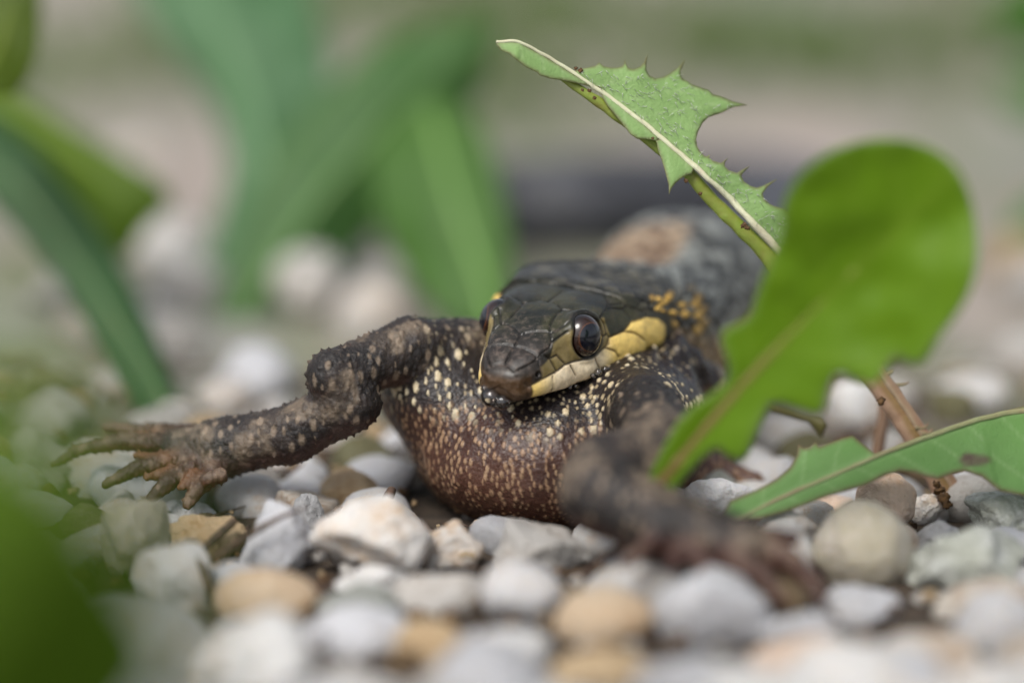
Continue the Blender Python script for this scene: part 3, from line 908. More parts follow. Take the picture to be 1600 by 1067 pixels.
# creases fanning along the belly and at the roll beside the jaw
disp += -0.012 * (1 - legm) * np.abs(np.sin(TV[:, 0] * 9 + nzt * 9)) * sm(0.2, 0.7, belly)
jaw = at(1060, 565, 41.0); Dj = np.linalg.norm(TV - jaw, axis=1)
disp += 0.03 * np.sin(TV[:, 0] * 38 + TV[:, 2] * 14 + nzf * 7) * sm(0.75, 0.25, Dj) * (1 - legm)
wet = 0.35 + 0.5 * sm(1.2, 0.3, Dj) + 0.25 * sm(1.3, 0.4, np.linalg.norm(TV - at(800, 610, 39.6), axis=1)) - 0.25 * legm
TV2 = TV + TN * disp[:, None]
toad_loc = at(812, 668, 41.4) * np.array([1, 1, 0])
toad = obj('toad', mesh_from('toad', TV2 - toad_loc, TF, True, tcol, {'wet': np.clip(wet, 0, 1)}), M_TOAD, loc=toad_loc)
tag(toad, 'dark brown warty toad with pale spots, hind legs splayed out of the snake\'s mouth', 'toad')

# saliva bubbles along the lip
bub_me = mesh_from('saliva_bubble', *uv_ball(20, 12)); bub_me.materials.append(M_SALIVA)
for a, b, c, r in [(-.02, -.10, -.05, .12), (-.03, .03, -.075, .095), (-.02, -.17, .03, .05), (-.04, -.03, -.10, .06), (.98, .66, -.03, .045), (1.07, .70, -.03, .05), (1.16, .73, -.04, .035),
                   (1.24, .765, -.05, .03), (1.32, .79, -.06, .028), (1.40, .81, -.07, .024), (.90, .635, -.04, .028), (.62, .50, -.085, .022), (2.02, .97, -.2, .06), (2.1, .98, -.17, .045), (.70, .53, -.095, .018)]:
    o = obj('saliva_bubble', bub_me, None, snake, Vector(head(a, b, c)) - Vector(snake_loc)); o.scale = (r, r, r * .9)

fa = np.linspace(.95, 2.12, 40); fb = np.interp(fa, ST_A, ST_W) * .985 + .01; fc = np.interp(fa, ST_A, ST_B) - .012
fp = head(fa, fb, fc); fr = .012 + .022 * fbm(np.stack([fa * 3, 0 * fa, 0 * fa], -1), 2.6, 3, 2) ** 2
th = np.linspace(0, 2 * math.pi, 10, endpoint=False)
fV = (fp[:, None] + fr[:, None, None] * (np.cos(th)[None, :, None] * HL + np.sin(th)[None, :, None] * HU * .8)).reshape(-1, 3)
ix = np.arange(400).reshape(40, 10); nx_ = np.roll(ix, -1, 1)
obj('saliva_film', mesh_from('saliva_film', fV - snake_loc, np.stack([ix[:-1], nx_[:-1], nx_[1:], ix[1:]], -1).reshape(-1, 4)), M_SALIVA, snake)

# ------------------------------------------------------------------ pebbles
def ico(sub):
    bm = bmesh.new(); bmesh.ops.create_icosphere(bm, subdivisions=sub, radius=1)
    V = np.array([v.co[:] for v in bm.verts]); F = np.array([[v.index for v in f.verts] for f in bm.faces]); bm.free()
    return V, F


ICO = {k: ico(k) for k in (2, 3, 4, 5)}


def stone_mesh(seed, dims, angular=0.3, sub=4, rough=0.05):
    r = np.random.default_rng(seed); V, F = ICO[sub]; V = V.copy()
    for _ in range(int(3 + angular * 9)):
        n = r.normal(size=3); n /= np.linalg.norm(n); d = r.uniform(0.5, 0.9) if angular > .2 else r.uniform(.8, .95)
        x = np.maximum(V @ n - d, 0); V -= n * (x * (0.55 + 0.4 * min(1, angular * 1.5)))[:, None]
    N = V / np.linalg.norm(V, axis=1, keepdims=True)
    V = V + N * ((fbm(N + seed * 3.7, 1.3, seed, 2) - 0.5) * (0.25 + 0.3 * angular) + (fbm(N + seed, 4.0, seed + 3, 3) - 0.5) * rough * (1 + 2 * angular))[:, None]
    V -= (V.max(0) + V.min(0)) / 2; V /= (V.max(0) - V.min(0)) / 2
    return mesh_from('pebble', V * np.array(dims), F)


NEAR = 'pebbles lying around the toad'
HERO = [  # photo x, y, width, height, distance, stone, angular, label, tilt
    (140, 822, 96, 80, 39.7, 'mossy', .2, 'mossy olive pebble beside the dark green blur at the left edge'),
    (212, 842, 100, 132, 38.4, 'olive', .15, 'upright beige translucent pebble just below the toad\'s lowest toes'),
    (275, 903, 130, 116, 37.7, 'white', .3, 'pale rounded white pebble below the upright beige one at left'),
    (292, 806, 96, 50, 40.4, 'bluish', .3, 'small bluish white pebble right under the toad\'s toe tips'),
    (325, 846, 124, 84, 39.4, 'tan', .6, 'flat topped tan block of stone with two twigs leaning on it'),
    (432, 852, 116, 158, 38.9, 'bluish', .35, 'tall white stone with a grey streak across its top'),
    (484, 808, 64, 76, 39.8, 'speckled', .3, 'grey speckled pebble tucked behind the tall white stone'),
    (543, 772, 112, 76, 41.0, 'tan', .25, 'rounded brownish grey pebble below the toad\'s bent knee'),
    (582, 842, 200, 146, 38.6, 'stained', .35, 'large lumpy white stone with ochre stains, left of the toad\'s belly'),
    (700, 864, 118, 106, 39.0, 'stained', .7, 'angular white stone with a brown smear beside the large lumpy stone'),
    (838, 876, 168, 132, 38.7, 'grey', .45, 'wide rough greyish stone directly under the toad\'s belly'),
    (585, 908, 124, 60, 37.9, 'white', .6, 'flat white stone with a tan ridge below the large lumpy stone'),
    (415, 938, 172, 106, 37.2, 'amber', .1, 'smooth orange brown pebble, out of focus, low at left'),
    (680, 936, 160, 86, 37.4, 'grey', .2, 'dull beige blurred pebble below the angular white stone'),
    (815, 932, 130, 112, 36.9, 'milky', .1, 'bright white blurred pebble in front of the rough greyish stone'),
    (945, 972, 160, 112, 36.4, 'amber', .1, 'pale orange blurred pebble right of the bright white one'),
    (1112, 965, 182, 160, 36.3, 'bluish', .15, 'large bluish white blurred pebble below the toad\'s near foot'),
    (1208, 918, 112, 104, 37.2, 'tan', .15, 'tan pebble under the toes of the toad\'s near foot'),
    (1347, 858, 158, 158, 38.4, 'olive', .05, 'large egg shaped translucent olive grey pebble under the drooping leaf'),
    (1124, 782, 112, 78, 39.8, 'milky', .2, 'glossy white pebble at the tip of the low leaf'),
    (1228, 845, 104, 98, 39.2, 'stained', .25, 'pale yellowish pebble between the near foot and the olive egg pebble'),
    (1384, 783, 94, 90, 39.8, 'pinkish', .12, 'pinkish orange pebble with dark specks behind the olive egg pebble'),
    (1417, 852, 52, 66, 39.3, 'striped', .2, 'small cream pebble squeezed right of the olive egg pebble'),
    (1465, 844, 76, 60, 39.3, 'speckled', .35, 'small grey speckled pebble at the foot of the leaf stalk'),
    (1500, 890, 206, 160, 38.3, 'lichen', .55, 'big lumpy greenish white stone at lower right'),
    (1580, 812, 150, 90, 39.8, 'lichen', .4, 'greenish white stone with moss spots at the right edge'),
    (1340, 968, 160, 104, 37.2, 'bluish', .3, 'white and grey pebble below the olive egg pebble'),
    (1545, 958, 180, 116, 37.2, 'striped', .2, 'tan and white banded pebble in the lower right corner'),
    (1452, 796, 66, 62, 40.4, 'white', .3, 'whitish pebble between the pinkish pebble and the leaf stalk'),
    (1290, 792, 96, 52, 40.5, 'pinkish', .2, 'pale pink pebble half hidden by the low leaf'),
    (225, 1030, 230, 196, 35.2, 'white', .15, 'very large white pebble, strongly blurred, bottom left'),
    (395, 1044, 190, 170, 35.0, 'white', .2, 'white blurred pebble at the bottom edge beside the very large one'),
    (560, 992, 180, 92, 36.2, 'bluish', .35, 'flat bluish white pebble, blurred, below the flat white stone'),
    (962, 893, 56, 48, 38.0, 'bluish', .4, 'tiny bluish white pebble by the reddish toe of the near foot'),
    (672, 1010, 130, 90, 35.8, 'tan', .2, 'tan blurred pebble at the bottom between two white ones'),
    (790, 1030, 150, 100, 35.6, 'white', .2, 'pale grey white blurred pebble at the bottom centre'),
    (1450, 1035, 170, 110, 35.6, 'striped', .2, 'cream blurred pebble at the bottom edge below the banded one'),
    (1270, 1050, 200, 110, 35.3, 'pinkish', .15, 'pinkish white blurred pebble at the bottom edge right of centre'),
    (940, 1060, 190, 90, 35.2, 'tan', .15, 'brownish blurred pebble at the bottom edge below the pale orange one'),
    (618, 712, 76, 96, 43.2, 'bluish', .3, 'lilac white pebble seen in the gap behind the toad\'s left flank'),
    (440, 742, 120, 70, 42.6, 'white', .2, 'white blurred pebble behind the toad\'s outstretched foot'),
    (575, 690, 80, 70, 43.8, 'tan', .2, 'brown blurred pebble in the gap under the toad\'s bent knee'),
    (405, 612, 120, 86, 46.8, 'milky', .2, 'white blurred pebble behind the toad\'s shank'),
    (1340, 640, 112, 100, 44.5, 'white', .2, 'white blurred pebble seen between the broad leaf and the stalk'),
    (1535, 620, 170, 90, 47.0, 'grey', .2, 'grey white blurred pebble behind the stalk at right'),
    (1530, 757, 110, 66, 41.6, 'milky', .2, 'lilac white pebble behind the low leaf at right'),
    (255, 395, 150, 110, 53.0, 'white', .2, 'white stone blurred behind the yellow green leaf at left'),
    (480, 440, 104, 110, 50.0, 'grey', .3, 'pale grey stone standing between the big blurred leaves'),
    (275, 492, 110, 80, 50.5, 'white', .2, 'cream white stone in front of the blurred leaf bases at left'),
]
SHORT = []


def short(lab):
    lab = lab.split(',')[0]
    for cut in (' right under', ' right of', ' left of', ' below', ' beside', ' under', ' behind', ' in the', ' in front', ' at ', ' with', ' tucked', ' squeezed', ' between', ' directly', ' by ', ' seen', ' half', ' left of', ' right under', ' just', ' blurred in', ' blurred behind', ' standing', ' of stone', ' right of'):
        lab = lab.split(cut)[0]
    return lab


HS = []          # centre and radius, for keeping the filler clear
for n_, (px, py, wpx, hpx, d, kind, ang, lab) in enumerate(HERO):
    k = d / 6000
    dims = (wpx * k / 2, (wpx + hpx) * k / 4 * (0.85 + 0.3 * random.random()), hpx * k / 2)
    c = at(px, py, d)
    me = stone_mesh(100 + n_, dims, min(.85, ang * 1.35 + .05) if ang > .12 else ang, 5 if 37.5 < d < 41 else 4, 0.10)
    o = obj('pebble', me, STONES[kind], None, c)
    o.rotation_euler = (0, 0, random.uniform(-.5, .5))
    tag(o, lab, 'pebble', NEAR)
    HS.append((c, max(dims)))
    SHORT.append(short(lab))

# filler pebbles: low, between the placed ones
FKINDS = ['white'] * 6 + ['milky'] * 3 + ['bluish'] * 4 + ['grey'] * 2 + ['stained'] * 4 + ['striped', 'lichen', 'milky', 'amber']
SHARED = {}
for kd in sorted(set(FKINDS) | {'mossy', 'tan'}):
    SHARED[kd] = []
    for v in range(3):
        me = stone_mesh(500 + 10 * list(STONES).index(kd) + v, (1, 1, 1), random.choice((.2, .4, .6, .8)), 3, 0.05)
        me.materials.append(STONES[kd]); SHARED[kd].append(me)
KN = {'mossy': 'olive mossy', 'white': 'white', 'milky': 'milky white', 'bluish': 'bluish white', 'grey': 'grey', 'stained': 'ochre stained white', 'tan': 'tan', 'amber': 'amber brown', 'striped': 'tan banded', 'lichen': 'greenish white'}
fill = []
for y0 in np.arange(-8.0, 9.0, 0.62):
    half_w = 5.6 + (y0 + 8) * 0.12 + 0.6
    for x0 in np.arange(-half_w, half_w, 0.72):
        fill.append((x0 + random.uniform(-.22, .22), y0 + random.uniform(-.2, .2)))
cand = []
for x, y in fill:
    r = random.uniform(.26, .46) if y > -1.5 else random.uniform(.36, .58)
    if y > 2.2 and random.random() < .68: continue
    if -1.1 < x < 1.1 and -0.7 < y < 2.2: continue
    ok = all((x - c[0]) ** 2 + (y - c[1]) ** 2 > (0.78 * (r + h)) ** 2 for c, h in HS)
    if ok: cand.append((x, y, r))
USED = set()
cand.sort(key=lambda t: t[1]); cand = cand[:250]
FILL_YMAX = cand[-1][1]
for x, y, r in cand:
    kd = random.choice(FKINDS if y < 1.5 else ['grey', 'grey', 'tan', 'stained', 'white', 'mossy']); me = random.choice(SHARED[kd])
    o = obj('pebble', me, None, None, (x, y, float(ground_h([[x, y, 0]])[0]) + r * (.12 if y < -1 else .25)))
    o.scale = (r * random.uniform(.9, 1.3), r * random.uniform(.8, 1.15), r * random.uniform(.6, .9))
    o.rotation_euler = (random.uniform(-.3, .3), random.uniform(-.3, .3), random.uniform(0, 6.28))
    size = 'small' if r < .34 else 'large' if r > .46 else 'middling'
    order = sorted(range(len(HS)), key=lambda q: (HS[q][0][0] - x) ** 2 + (HS[q][0][1] - y) ** 2)
    label = None
    for q in order[:12]:
        dx, dy = x - HS[q][0][0], y - HS[q][0][1]
        rel = ('right of' if dx > 0 else 'left of') if abs(dx) > abs(dy) else ('behind' if dy > 0 else 'in front of')
        t_ = f'{size} {KN[kd]} pebble lying low {rel} the {SHORT[q]}'
        if label is None: label = t_
        if t_ not in USED: label = t_; break
    USED.add(label)
    tag(o, label, 'pebble', NEAR)



def gravel(name, pts, kinds, sub):
    """many far stones in one mesh with several materials"""
    V0 = {k: [np.array([v.co[:] for v in stone_mesh(900 + 7 * i + j, (1, 1, 1), .3, sub, .05).vertices]) for j in range(3)] for i, k in enumerate(kinds)}
    F0 = ICO[sub][1]; Vs, Fs, mi = [], [], []; n = 0
    for x, y, z, r in pts:
        i = random.randrange(len(kinds)); b = random.choice(V0[kinds[i]])
        a = random.uniform(0, 6.28); ca, sa = math.cos(a), math.sin(a)
        v = b * np.array([r * random.uniform(.9, 1.3), r, r * random.uniform(.6, .9)])
        v = np.stack([v[:, 0] * ca - v[:, 1] * sa, v[:, 0] * sa + v[:, 1] * ca, v[:, 2]], -1) + (x, y, z)
        Vs.append(v); Fs.append(F0 + n); n += len(v); mi.append(np.full(len(F0), i))
    me = mesh_from(name, np.concatenate(Vs), np.concatenate(Fs))
    for k in kinds: me.materials.append(STONES[k])
    me.polygons.foreach_set('material_index', np.concatenate(mi).astype(np.int32))
    return me


pts = []
y = FILL_YMAX + .3
while y < 21:
    st = 0.75 + max(0, y - 10) * 0.012
    hw = 7.5 + y * 0.22 + 4
    for x in np.arange(-hw, hw, st * 1.08):
        if random.random() < min(.97, .66 + max(0, (y - 2) / 30)): continue
        r = random.uniform(.30, .55) * (1 + .004 * y)
        pts.append((x + random.uniform(-.3, .3), y + random.uniform(-.3, .3), r * .3, r))
    y += st
o = obj('gravel', gravel('gravel', pts, ['grey', 'grey', 'tan', 'stained', 'mossy', 'grey', 'bluish'], 2))
tag(o, 'blurred pale gravel spreading away behind the snake', 'gravel', None, 'stuff')
# gravel at the sides and before the frame, so the bed goes on
pts = []
for y in np.arange(-13, FILL_YMAX + .3, .8):
    for x in np.arange(-14, 14, .85):
        if abs(x) < 6.0 + (y + 8) * .12 and y > -8.2: continue
        r = random.uniform(.3, .5); pts.append((x + random.uniform(-.25, .25), y + random.uniform(-.25, .25), r * .3, r))
o = obj('gravel', gravel('gravel_edge', pts, ['white', 'grey', 'bluish', 'stained', 'tan'], 2))
tag(o, 'pale gravel bed continuing around the pebbles nearest the camera', 'gravel', None, 'stuff')

# grit and plant crumbs in the gaps
V0, F0 = ICO[2]; Vs, Fs, mi, n = [], [], [], 0
for _ in range(1300):
    x, y = random.uniform(-7, 7), random.uniform(-7.5, 7); q = random.random(); r = random.uniform(.03, .11)
    v = V0 * np.array([r, r * random.uniform(.5, 1), r * random.uniform(.4, .8)]) * (1 + .25 * rng.normal(size=(len(V0), 1)))
    if q < .25: v[:, 0] *= random.uniform(2.5, 5); v[:, 1:] *= .4
    a = random.uniform(0, 6.28); ca, sa = math.cos(a), math.sin(a)
    v = np.stack([v[:, 0] * ca - v[:, 1] * sa, v[:, 0] * sa + v[:, 1] * ca, v[:, 2]], -1) + (x, y, float(ground_h([[x, y, 0]])[0]) + random.uniform(.02, .16))
    Vs.append(v); Fs.append(F0 + n); n += len(v); mi.append(np.full(len(F0), 0 if q < .25 else 1 if q < .6 else 2 if q < .8 else 3))
me = mesh_from('grit', np.concatenate(Vs), np.concatenate(Fs))
for m_ in (M_TWIG, M_CRUMB, STONES['tan'], STONES['grey']): me.materials.append(m_)
me.polygons.foreach_set('material_index', np.concatenate(mi).astype(np.int32))
tag(obj('grit', me), 'brown grit and plant crumbs in the gaps between the pebbles', 'grit', None, 'stuff')

# ------------------------------------------------------------------ leaves
def chaikin(P, n=2):
    P = np.asarray(P, float)
    for _ in range(n):
        Q = np.roll(P, -1, 0); P = np.stack([.75 * P + .25 * Q, .25 * P + .75 * Q], 1).reshape(-1, P.shape[1])
    return P


def inside(P, poly):
    x, y = P[:, 0], P[:, 1]; c = np.zeros(len(P), bool)
    x1, y1 = poly[:, 0], poly[:, 1]; x2, y2 = np.roll(x1, -1), np.roll(y1, -1)
    for a, b, e, f_ in zip(x1, y1, x2, y2):
        if b == f_: continue
        c ^= ((b > y) != (f_ > y)) & (x < (e - a) * (y - b) / (f_ - b) + a)
    return c


def rib_coords(P, rib):
    """nearest distance along a rib polyline (x, y, d, w): signed side, depth and run"""
    best = np.full(len(P), 1e9); sd_ = np.zeros(len(P)); dep = np.zeros(len(P)); run = np.zeros(len(P)); L0 = 0
    for a, b in zip(rib[:-1], rib[1:]):
        e = b[:2] - a[:2]; L = np.hypot(*e)
        t = ((P - a[:2]) @ e) / L ** 2
        lo_ = -9 if a is rib[0] else 0; hi_ = 9 if b is rib[-1] else 1
        t = np.clip(t, 0, 1)
        q = P - a[:2] - t[:, None] * e; d = np.hypot(q[:, 0], q[:, 1])
        k = d < best
        cr = (e[0] * (P[:, 1] - a[1]) - e[1] * (P[:, 0] - a[0])) / L
        best = np.where(k, d, best); sd_ = np.where(k, np.sign(cr) * d, sd_); dep = np.where(k, a[2] + (b[2] - a[2]) * t, dep); run = np.where(k, L0 + t * L, run)
        L0 += L
    return sd_, dep, run


def blade(name, outline, rib, tilt, curv, mat, colfn, parent, loc, step=9, smooth=0, thick=.028, wave=0.0, seed=0):
    """A thin leaf blade with an upper and a lower skin. outline and rib in photo pixels at the rib's own distance;
    tilt / curv bend each side away from or towards the lens."""
    ol = np.asarray(outline, float)
    if smooth: ol = chaikin(ol, smooth)
    ol = resample(np.vstack([ol, ol[:1]]), step)[:-1]
    rb_ = np.asarray(rib, float)
    x0, y0 = ol.min(0); x1, y1 = ol.max(0)
    gx_, gy_ = np.meshgrid(np.arange(x0, x1, step), np.arange(y0, y1, step)); G = np.stack([gx_.ravel(), gy_.ravel()], -1)
    G[:, 0] += (np.round((G[:, 1] - y0) / step) % 2) * step * .5
    G = G[inside(G, ol)]
    if len(G):
        dm = np.min(np.hypot(G[:, None, 0] - ol[None, :, 0], G[:, None, 1] - ol[None, :, 1]), 1); G = G[dm > step * .45]
    P = np.vstack([ol, G]); n = len(ol)
    res = delaunay_2d_cdt([Vector(p) for p in P], [(i, (i + 1) % n) for i in range(n)], [], 1, 1e-4)
    P = np.array([v[:] for v in res[0]]); F = [tuple(f_) for f_ in res[2]]
    cen_ = np.array([P[list(f_)].mean(0) for f_ in F]); keep = inside(cen_, ol)
    F = np.array([f_ for f_, k in zip(F, keep) if k])
    s, dep, run = rib_coords(P, rb_)
    a = np.abs(s); tl = np.where(s > 0, tilt[0], tilt[1]); cv = np.where(s > 0, curv[0], curv[1])
    dep = dep + tl * a / 150 + cv * (a / 150) ** 2
    Q = np.stack([P[:, 0] / 150, P[:, 1] / 150, 0 * s + seed], -1)
    dep = dep + wave * (fbm(Q, 1.6, seed, 2) - .5) * np.minimum(a / 60, 1)
    W = np.array([at(p[0], p[1], d) for p, d in zip(P, dep)])
    N = np.zeros_like(W); fn = np.cross(W[F[:, 1]] - W[F[:, 0]], W[F[:, 2]] - W[F[:, 0]])
    for j in range(3):
        for k in range(3): N[:, k] += np.bincount(F[:, j], fn[:, k], len(W))
    N /= np.linalg.norm(N, axis=1, keepdims=True) + 1e-12
    if N[:, 1].mean() > 0: N = -N; F = F[:, ::-1]
    # distance to the outline, for the margin's colour
    ed = np.concatenate([np.min(np.hypot(p_[:, None, 0] - ol[None, :, 0], p_[:, None, 1] - ol[None, :, 1]), 1) for p_ in np.array_split(P, 8)])
    c = colfn(P, s, run, ed, Q)
    nv = len(W)
    e = np.concatenate([F[:, [0, 1]], F[:, [1, 2]], F[:, [2, 0]]]); key = np.sort(e, 1); _, inv, cnt = np.unique(key[:, 0] * nv + key[:, 1], return_inverse=True, return_counts=True)
    be = e[cnt[inv] == 1]
    h = np.minimum(ed / 14, 1)[:, None] * thick * .5 + .003
    V2 = np.vstack([W + N * h, W - N * h])
    FF = np.concatenate([F, F[:, ::-1] + nv, np.stack([be[:, 1], be[:, 0], be[:, 0] + nv], -1), np.stack([be[:, 1], be[:, 0] + nv, be[:, 1] + nv], -1)])
    me = mesh_from(name, V2 - loc, FF, True, np.vstack([c, c]))
    o = obj(name, me, mat, parent)
    return o, W, N, s, ed


def tube(name, pts, mat, parent, loc, colfn=None, seg_=14, flat=1.0, n=None, ang=0.0):
    """pts: rows of photo x, y, distance, radius in photo pixels"""
    P = np.asarray(pts, float); P = catmull(P, n or max(24, len(P) * 8))
    Cn = np.array([at(*p[:3]) for p in P]); r = np.maximum(P[:, 3] * P[:, 2] / 6000, .002)
    T = np.gradient(Cn, axis=0); T /= np.linalg.norm(T, axis=1, keepdims=True)
    Vw = -FWD[None] + 0 * T; X = np.cross(T, Vw); X /= np.linalg.norm(X, axis=1, keepdims=True); Y = np.cross(X, T)
    th = np.linspace(0, 2 * math.pi, seg_, endpoint=False) + ang
    V = Cn[:, None] + r[:, None, None] * (np.cos(th)[None, :, None] * X[:, None] + flat * np.sin(th)[None, :, None] * Y[:, None])
    m_, k_ = V.shape[:2]; idx = np.arange(m_ * k_).reshape(m_, k_); nx_ = np.roll(idx, -1, 1)
    F = [tuple(q) for q in np.stack([idx[:-1], nx_[:-1], nx_[1:], idx[1:]], -1).reshape(-1, 4)] + [tuple(idx[0][::-1]), tuple(idx[-1])]
    V = V.reshape(-1, 3)
    V = V + (vnoise(V, 9, 5)[:, None] - .5) * .012
    TH = np.repeat(th[None], m_, 0).ravel(); U = np.repeat(np.linspace(0, 1, m_)[:, None], k_, 1).ravel()
    c = colfn(U, np.sin(TH), np.cos(TH), V) if colfn else None
    return obj(name, mesh_from(name, V - loc, F, True, c), mat, parent)


def leaf_root(name, label, base, group=None):
    loc = np.array(at(*base)); o = bpy.data.objects.new(name, None); COL.objects.link(o); o.location = loc; o.empty_display_size = .3
    tag(o, label, 'leaf', group)
    return o, loc


def leafcol(base, vein=None, edge=None, edge_w=6, vs=46, slope=.75, vamt=.35, blot=()):
    def fn(P, s, run, ed, Q):
        c = mix(base, base * 0.8, fbm(Q, 2.5, 3, 3) * .6)
        if vein is not None:
            u = ((run - np.abs(s) * slope) / vs + (s > 0) * .43 + .5 * fbm(Q, 1.5, 8, 2)) % 1
            c = mix(c, vein, np.exp(-((u - .5) / .045) ** 2) * vamt)
            c = mix(c, vein, np.exp(-(s / 7) ** 2) * .5)
        if edge is not None: c = mix(c, edge, np.exp(-(ed / edge_w) ** 2) * .8)
        for bx, by, rx, ry, bc_ in blot:
            c = mix(c, bc_, sm(1.25, .75, np.hypot((P[:, 0] - bx) / rx, (P[:, 1] - by) / ry) + (fbm(Q, 9, 5, 2) - .5) * .5) * .85)
        return c
    return fn


GREEN = S(96, 138, 70); PALE = S(190, 195, 165)
# --- upper toothed leaf on its long stalk
z5 = lambda L: [(750 + x / 2.808, 40 + y / 2.808) for x, y in L]
la, la_loc = leaf_root('dandelion_leaf', 'toothed green leaf with a pale midrib arching above the snake\'s head', (1512, 822, 40.6), 'dandelion leaves in focus')
ribA = [(775, 66, 39.7, 3), (814, 67, 39.75, 4), (871, 99, 39.9, 5), (939, 143, 40, 6), (1006, 193, 40, 6), (1070, 247, 40, 7), (1106, 279, 40, 7), (1142, 312, 40.1, 8), (1177, 350, 40.1, 9), (1213, 388, 40.2, 10), (1290, 472, 40.3, 11), (1370, 588, 40.4, 12)]
upper = z5([(400, 205), (440, 192), (470, 186), (505, 178), (522, 164), (545, 180), (572, 186), (600, 186), (622, 181), (632, 168), (635, 148), (640, 168), (648, 186), (672, 193), (698, 184), (718, 165), (735, 124), (731, 160),
            (729, 195), (742, 220), (768, 233), (800, 229), (832, 212), (862, 192), (885, 168), (902, 148), (890, 178), (879, 206), (885, 232), (930, 260), (975, 277), (1000, 284), (1022, 304), (1060, 314), (1110, 335), (1175, 351),
            (1110, 360), (1062, 384), (1002, 404), (976, 430), (956, 468), (948, 500), (953, 530), (965, 552), (984, 572), (996, 575), (1008, 566), (1006, 582), (1022, 594), (1056, 604), (1068, 596), (1090, 580), (1074, 600), (1074, 618),
            (1092, 636), (1128, 647), (1150, 633), (1186, 615), (1160, 640), (1146, 660), (1158, 684), (1186, 704), (1214, 712), (1240, 704), (1308, 671), (1264, 706), (1240, 738), (1248, 764), (1272, 784), (1300, 795), (1340, 806), (1400, 870), (1420, 980),
            (1360, 1030), (1300, 970), (1200, 868), (1100, 765), (1000, 672), (900, 582), (800, 497), (720, 432), (640, 372), (530, 292), (440, 236)])
cA = leafcol(S(148, 182, 112), S(176, 200, 144), S(110, 90, 70), 3.0, 40, .9, .5)
ob_, WA, NA_, sA, eA = blade('blade', upper, ribA, (0.25, 0.35), (0, 0.15), M_LEAF, cA, la, la_loc, 5, 0, .03, .25, 3)
near_tip = z5([(70, 82), (90, 74), (130, 70), (172, 74), (215, 98), (300, 146), (400, 208), (470, 250), (545, 276), (500, 272), (430, 256), (390, 246), (350, 240), (305, 233), (262, 219), (250, 206), (205, 186), (160, 152), (128, 124), (95, 112)])
blade('lobe', near_tip, ribA, (-0.55, -.3), (0, 0), M_LEAF, cA, la, la_loc, 4, 0, .03, .1, 4)
lobe2 = z5([(526, 286), (560, 300), (640, 370), (720, 432), (790, 496), (772, 507), (740, 500), (690, 498), (660, 478), (640, 452), (600, 402), (558, 352), (540, 322)])
blade('lobe', lobe2, ribA, (-0.5, -.3), (0, 0), M_LEAF, cA, la, la_loc, 4, 0, .03, .05, 5)
lobe3 = z5([(772, 505), (800, 497), (870, 560), (942, 624), (928, 652), (905, 658), (882, 672), (858, 692), (840, 716), (829, 742), (828, 700), (812, 640), (798, 592), (782, 552)])
blade('lobe', lobe3, ribA, (-0.5, -.3), (0, 0), M_LEAF, cA, la, la_loc, 4, 0, .03, .05, 6)


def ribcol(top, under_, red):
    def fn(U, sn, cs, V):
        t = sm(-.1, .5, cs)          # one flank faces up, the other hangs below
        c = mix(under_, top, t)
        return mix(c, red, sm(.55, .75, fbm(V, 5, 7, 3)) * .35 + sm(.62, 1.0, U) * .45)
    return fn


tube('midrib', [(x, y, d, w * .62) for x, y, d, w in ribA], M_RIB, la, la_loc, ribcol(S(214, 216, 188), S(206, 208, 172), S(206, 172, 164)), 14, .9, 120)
keel = [(874, 119, 39.98, 5), (924, 152, 40.0, 8), (981, 193, 40.05, 9), (1033, 233, 40.1, 9.5), (1074, 269, 40.1, 10), (1119, 319, 40.15, 11), (1176, 375, 40.2, 12), (1207, 409, 40.25, 13), (1285, 490, 40.35, 16), (1345, 560, 40.4, 18)]
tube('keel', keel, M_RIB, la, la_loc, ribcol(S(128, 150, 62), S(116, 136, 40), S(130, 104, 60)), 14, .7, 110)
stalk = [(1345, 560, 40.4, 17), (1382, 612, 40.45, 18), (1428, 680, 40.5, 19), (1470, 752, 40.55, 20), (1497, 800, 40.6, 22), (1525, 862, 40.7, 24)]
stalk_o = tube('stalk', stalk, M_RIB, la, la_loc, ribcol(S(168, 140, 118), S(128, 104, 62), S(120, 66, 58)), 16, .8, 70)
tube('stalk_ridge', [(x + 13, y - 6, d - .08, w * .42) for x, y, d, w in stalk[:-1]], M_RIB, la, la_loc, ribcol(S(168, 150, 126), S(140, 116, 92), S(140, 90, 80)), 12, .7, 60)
for n_, L in enumerate([[(1400, 598), (1406, 601), (1416, 600), (1420, 597)], [(1396, 583), (1400, 579), (1392, 577)], [(1443, 665), (1449, 668), (1450, 662)], [(1452, 676), (1458, 676), (1456, 670)], [(1512, 780), (1520, 782), (1518, 776)]]):
    tube('stalk_tooth', [(x - 12 * (1 - i / (len(L) - 1)), y + 2 * (1 - i / (len(L) - 1)), 40.4, 5 - 4.2 * i / (len(L) - 1)) for i, (x, y) in enumerate(L)], M_RIB, stalk_o, la_loc, ribcol(S(140, 140, 110), S(120, 110, 80), S(120, 60, 50)), 8, 1, 14)
